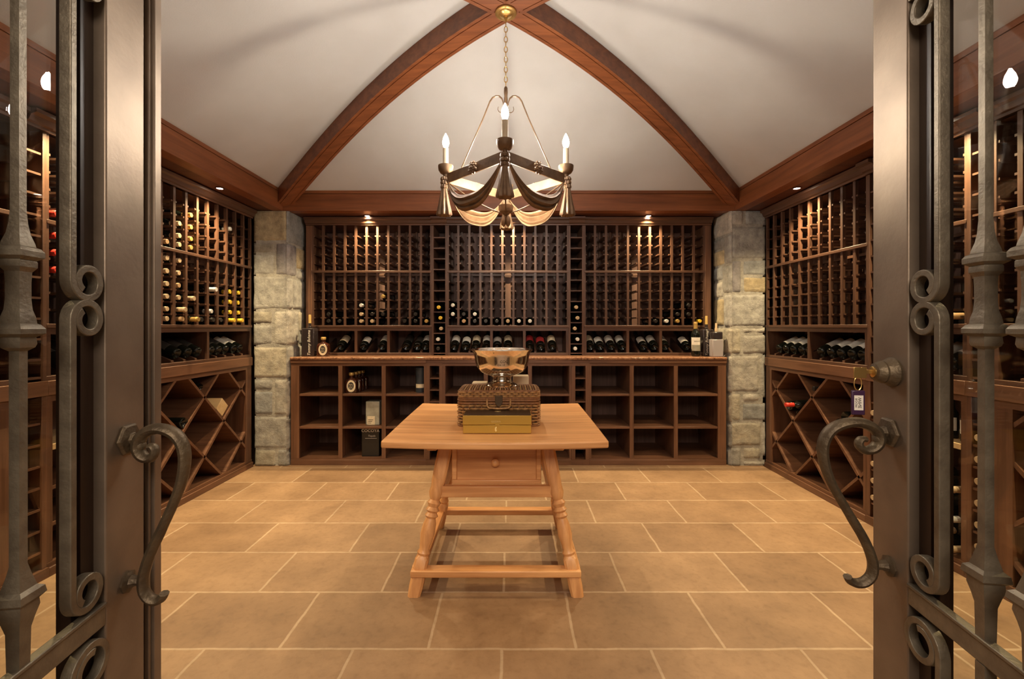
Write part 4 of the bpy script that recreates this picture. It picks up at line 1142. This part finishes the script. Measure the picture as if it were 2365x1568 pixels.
MB().lathe([(.003, 1.700), (.008, 1.706), (.011, 1.716), (.008, 1.728), (.010, 1.733), (.006, 1.738)], 14).build('finial', 'antique', CH)
for q in range(4):
    a = q*PI/2+PI/4; MB().lathe([(.003, 1.688), (.010, 1.696), (.013, 1.712), (.010, 1.728), (.004, 1.742)], 12, c=(.016*math.cos(a), .016*math.sin(a), 0)).build('acorn_drop', 'antique', CH)

# ------------------------------------------------------------------ recessed spots
def downlight(x, y, label, i):
    t = thing('downlight', label, 'light', (x, y, ZS), 0, 'recessed spots in the soffit')
    MB().lathe([(.020, .004), (.030, .004), (.031, -.001), (.029, -.004), (.022, -.003), (.020, .002)], 24).build('trim_ring', 'soffit', t)
    MB().lathe([(.002, -.001), (.0195, -.001), (.0195, .003), (.002, .003)], 20).build('lens', 'spotlens', t)
    l = bpy.data.lights.new('downlight_lamp', 'SPOT'); l.energy = SPOT; l.color = (1.0, .78, .44); l.spot_size = math.radians(128); l.spot_blend = 1.0; l.shadow_soft_size = .018
    o = bpy.data.objects.new('downlight_lamp', l); COL.objects.link(o); o.parent = t; o.location = (0, 0, -.012)
for i, x in enumerate((-1.252, -.008, 1.234)):
    downlight(x, 3.905, f'small lit spot in the back soffit, {["left of three", "middle of three", "right of three"][i]}', i)
for s, nm in ((-1, 'left'), (1, 'right')):
    for i, y in enumerate((3.13, 2.12, 1.12)):
        downlight(s*2.045, y, f'small lit spot in the {nm} soffit, {["farthest of three", "middle of three", "nearest of three"][i]}', i)

# ------------------------------------------------------------------ iron and glass doors
def spiral(s0, z0, r, up, turns=1.15, n=34, toward=-1):
    """hook continuing a vertical strip at s0: up=-1 curls under the lower end, up=+1 over the upper end; curls toward the stile"""
    pts = []
    for i in range(n+1):
        q = i/n; a = q*turns*2*PI; rr = r*(1-.42*q)
        c = (s0+toward*r, z0)
        # centre drifts a little so that the spiral tightens
        pts.append((c[0]-toward*rr*math.cos(a)+toward*0.0, c[1]+up*rr*math.sin(a)))
    return pts
BAL = [(1.80, .0075), (1.345, .0075), (1.325, .009), (1.31, .0115), (1.297, .016), (1.292, .017), (1.290, .022), (1.285, .026), (1.277, .026), (1.272, .017), (1.270, .0185), (1.262, .0185), (1.255, .013), (1.24, .0122), (1.215, .0122), (1.2, .0135), (1.19, .0165),
       (1.184, .0175), (1.180, .018), (1.178, .022), (1.172, .027), (1.165, .027), (1.160, .017), (1.15, .018), (1.145, .016), (1.14, .0085), (.83, .0085), (.815, .012), (.80, .0165), (.795, .018), (.790, .026), (.780, .028), (.774, .020), (.765, .021), (.750, .016), (.735, .012), (.68, .011)]
def door(name, label, org, rz, fl, astr, hs, width, dk):
    """local x runs from the free edge to the hinge, local y points out of the face seen (times fl)"""
    t = thing(name, label, 'door', (org[0], org[1], 0), rz); t['kind'] = 'structure'
    a = astr
    MB(fl).box(a, a+.10, -.050, 0, .012, 2.12).build('lock_stile', 'bronze', t, bevel=.003)
    if a:
        MB(fl).box(.0, a, -.050, -.020, .012, 2.12).build('rebate_strip', 'bronze', t)
        MB(fl).box(.0, .022, -.020, -.004, .012, 2.12).box(.022, .030, -.020, -.010, .012, 2.12).build('astragal', 'bronze', t, bevel=.002)
    MB(fl).box(width-.08, width, -.050, 0, .012, 2.12).build('hinge_stile', 'bronze', t, bevel=.003)
    MB(fl).box(a+.10, width-.08, -.050, 0, 1.86, 2.12).build('top_rail', 'bronze', t, bevel=.003)
    MB(fl).box(a+.10, width-.08, -.050, 0, .012, .14).build('bottom_rail', 'bronze', t, bevel=.003)
    sp = MB(fl).box(a+.10, a+.140, -.048, -.026, .14, 1.86).box(a+.10, a+.128, -.026, -.020, .14, 1.86).box(a+.140, width-.08, -.048, -.030, .14, .165).box(a+.140, width-.08, -.048, -.030, 1.835, 1.86).box(width-.10, width-.08, -.048, -.026, .165, 1.835)
    sp.build('glazing_stop', 'stop', t)
    MB(fl).box(a+.138, width-.095, -.044, -.041, .15, 1.85).build('glass_pane', 'glass', t)
    MB(fl).box(a+.10, width-.08, -.016, .0, .642, .676).box(a+.10, width-.08, -.014, .003, .676, .683).build('cross_rail', 'iron', t, bevel=.002)
    MB(fl).box(a+.10, width-.08, -.016, .0, 1.80, 1.83).build('cross_rail', 'iron', t, bevel=.002)
    s0 = a+.170; w = .018; h = .012; yy = -.007
    def strip(pts, nm='scroll_bar', ww=w, hh=h):
        MB(fl).sweep([(p[0], yy, p[1]) for p in pts], ww, hh, (0, 1, 0), taper=lambda q: 1.0).build(nm, 'iron', t, bevel=.0015)
    r = .031
    upper_low = spiral(s0, 1.252, r, -1); upper_top = spiral(s0, 1.765, r, 1)
    strip(list(reversed(upper_top))+[(s0, 1.70), (s0, 1.5), (s0, 1.30)]+upper_low)
    low_top = spiral(s0, 1.188, r, 1); low_bot = spiral(s0, .724, r, -1)
    strip(list(reversed(low_top))+[(s0, 1.12), (s0, .95), (s0, .78)]+low_bot)
    l_top = spiral(s0+.002, .590, .040, 1, 1.3); l_bot = spiral(s0+.002, .22, .036, -1)
    strip(list(reversed(l_top))+[(s0+.002, .50), (s0+.002, .35)]+l_bot)
    # crossing S bars in the lower panel
    strip([(a+.105, .47), (a+.14, .40), (a+.20, .36), (a+.28, .35), (a+.36, .37), (a+.42, .42)], 'lower_scroll', .016, .010)
    x = a+.252
    while x < width-.11:
        MB(fl).sq([(q[0], q[1]*.72+.0004) for q in BAL], (x, -.008)).build('baluster', 'iron', t, smooth=25)
        MB(fl).sq([(.642, .0085), (.58, .0085), (.56, .014), (.545, .022), (.535, .022), (.52, .012), (.50, .0085), (.14, .0085)], (x, -.008)).build('lower_baluster', 'iron', t, smooth=25)
        x += .075
    # tiny clamp studs between touching scrolls
    MB(fl).ball((s0-.030, yy, 1.220), .006, 8).build('scroll_stud', 'iron', t)
    # pull handle
    pts = [(2015, 1018), (2006, 1018), (2001, 1027), (2004, 1038), (2014, 1044), (2027, 1040), (2037, 1028), (2040, 1012), (2034, 996), (2018, 984), (1996, 979), (1972, 984), (1950, 997), (1936, 1018), (1930, 1044), (1932, 1075), (1940, 1108), (1953, 1140), (1970, 1174), (1990, 1212), (2008, 1246), (2021, 1278), (2028, 1308), (2025, 1334), (2012, 1352), (1996, 1358), (1984, 1354), (1979, 1345)]
    path = []
    for px, py in pts:
        rr = (px-CX)/F; d = (.770-rr*.898)/(.991-.134*rr); Yp = .898-.134*d
        path.append((hs, (d-.012)*dk+.016, WZ(py, Yp)))
    fine = []
    for i in range(len(path)-1):
        for q in range(3):
            p0, p1, p2, p3 = path[max(i-1, 0)], path[i], path[i+1], path[min(i+2, len(path)-1)]; u = q/3
            fine.append(tuple(.5*((2*p1[k])+(-p0[k]+p2[k])*u+(2*p0[k]-5*p1[k]+4*p2[k]-p3[k])*u*u+(-p0[k]+3*p1[k]-3*p2[k]+p3[k])*u**3) for k in range(3)))
    fine.append(path[-1])
    hd = MB(fl).sweep(fine, .027, .019, (1, 0, 0), taper=lambda q: .62+.5*math.sin(min(1, q*1.6)*PI*.8) if q < .7 else .98-.5*(q-.7), n=8).build('pull_handle', 'darkiron', t, smooth=50)
    zr = WZ(1000, .89)
    MB(fl).lathe([(.030, 0), (.032, .004), (.028, .008), (.012, .010), (.010, .030), (.004, .034)], 6, axis='y', c=(hs, 0, zr)).build('rosette_plate', 'darkiron', hd, bevel=.001)
    MB(fl).ball((hs, .020, zr-.014), .013, 10).build('scroll_boss', 'darkiron', hd)
    zf = WZ(1312, .89)
    MB(fl).lathe([(.020, 0), (.021, .004), (.012, .008), (.009, .016), (.009, .030)], 8, axis='y', c=(hs, 0, zf)).build('foot_mount', 'darkiron', hd)
    return t
XL, XRt = -.748+CAMX, .777+CAMX
aL = math.atan2(-.991, .134); aR = math.atan2(-.991, -.134)
dL = door('door_1', 'left iron and glass door standing open, scroll bars and bronze stile', (XL, .95), aL, 1, .060, .108, .66, .76)
dR = door('door_2', 'right iron and glass door standing open, with lock and scroll bars', (XRt, .95), aR, -1, 0.0, .052, .60, .98)
# lock with key on the right door
lk = MB(-1).lathe([(.029, 0), (.030, .004), (.026, .010), (.024, .014), (.022, .018), (.023, .022), (.019, .030), (.017, .034), (.010, .036)], 28, axis='y', c=(.060, 0, 1.084)).build('deadbolt', 'darkiron', dR)
MB(-1).lathe([(.011, .034), (.011, .038), (.009, .039)], 18, axis='y', c=(.060, 0, 1.084)).build('key_cylinder', 'brass', lk)
def dl(s, d, z):   # right door local to world
    return Vector((XRt-.134*s-.991*d, .95-.991*s+.134*d, z))
t = thing('door_key', 'brass key in the right door lock', 'key', (0, 0, 0))
p = dl(.060, .0, 1.084)
t.location = p; t.rotation_euler = (0, 0, aR)
MB(-1).box(-.0012, .0012, .036, .050, -.004, .004).box(-.0012, .0012, .048, .072, -.013, .009).build('key_bow', 'brass', t, bevel=.0006)
t = thing('key_tag', 'purple plastic key tag with white label hanging from the key', 'key tag', dl(.060, .064, 1.084), aR)
MB(-1).tube([(.0045*math.cos(q)*0, .007*math.cos(q), -.024+.014*math.sin(q)) for q in [2*PI*i/16 for i in range(16)]], .0010, 6, closed=True).build('split_ring', 'brass', t)
MB(-1).box(-.0025, .0025, -.0125, .0125, -.088, -.038).build('tag_body', 'purple', t, bevel=.002)
MB(-1).box(-.0030, .0030, -.0085, .0085, -.078, -.048).build('tag_paper', 'lab_white', t)
ob = text('tag_text', 'WINE', .0085, 'ink', t, frame((.0034, .002, -.063), (0, 0, -1), (0, -1, 0)), depth=.0001)
ob = text('tag_text', 'ROOM', .0060, 'ink', t, frame((.0034, -.0045, -.063), (0, 0, -1), (0, -1, 0)), depth=.0001)
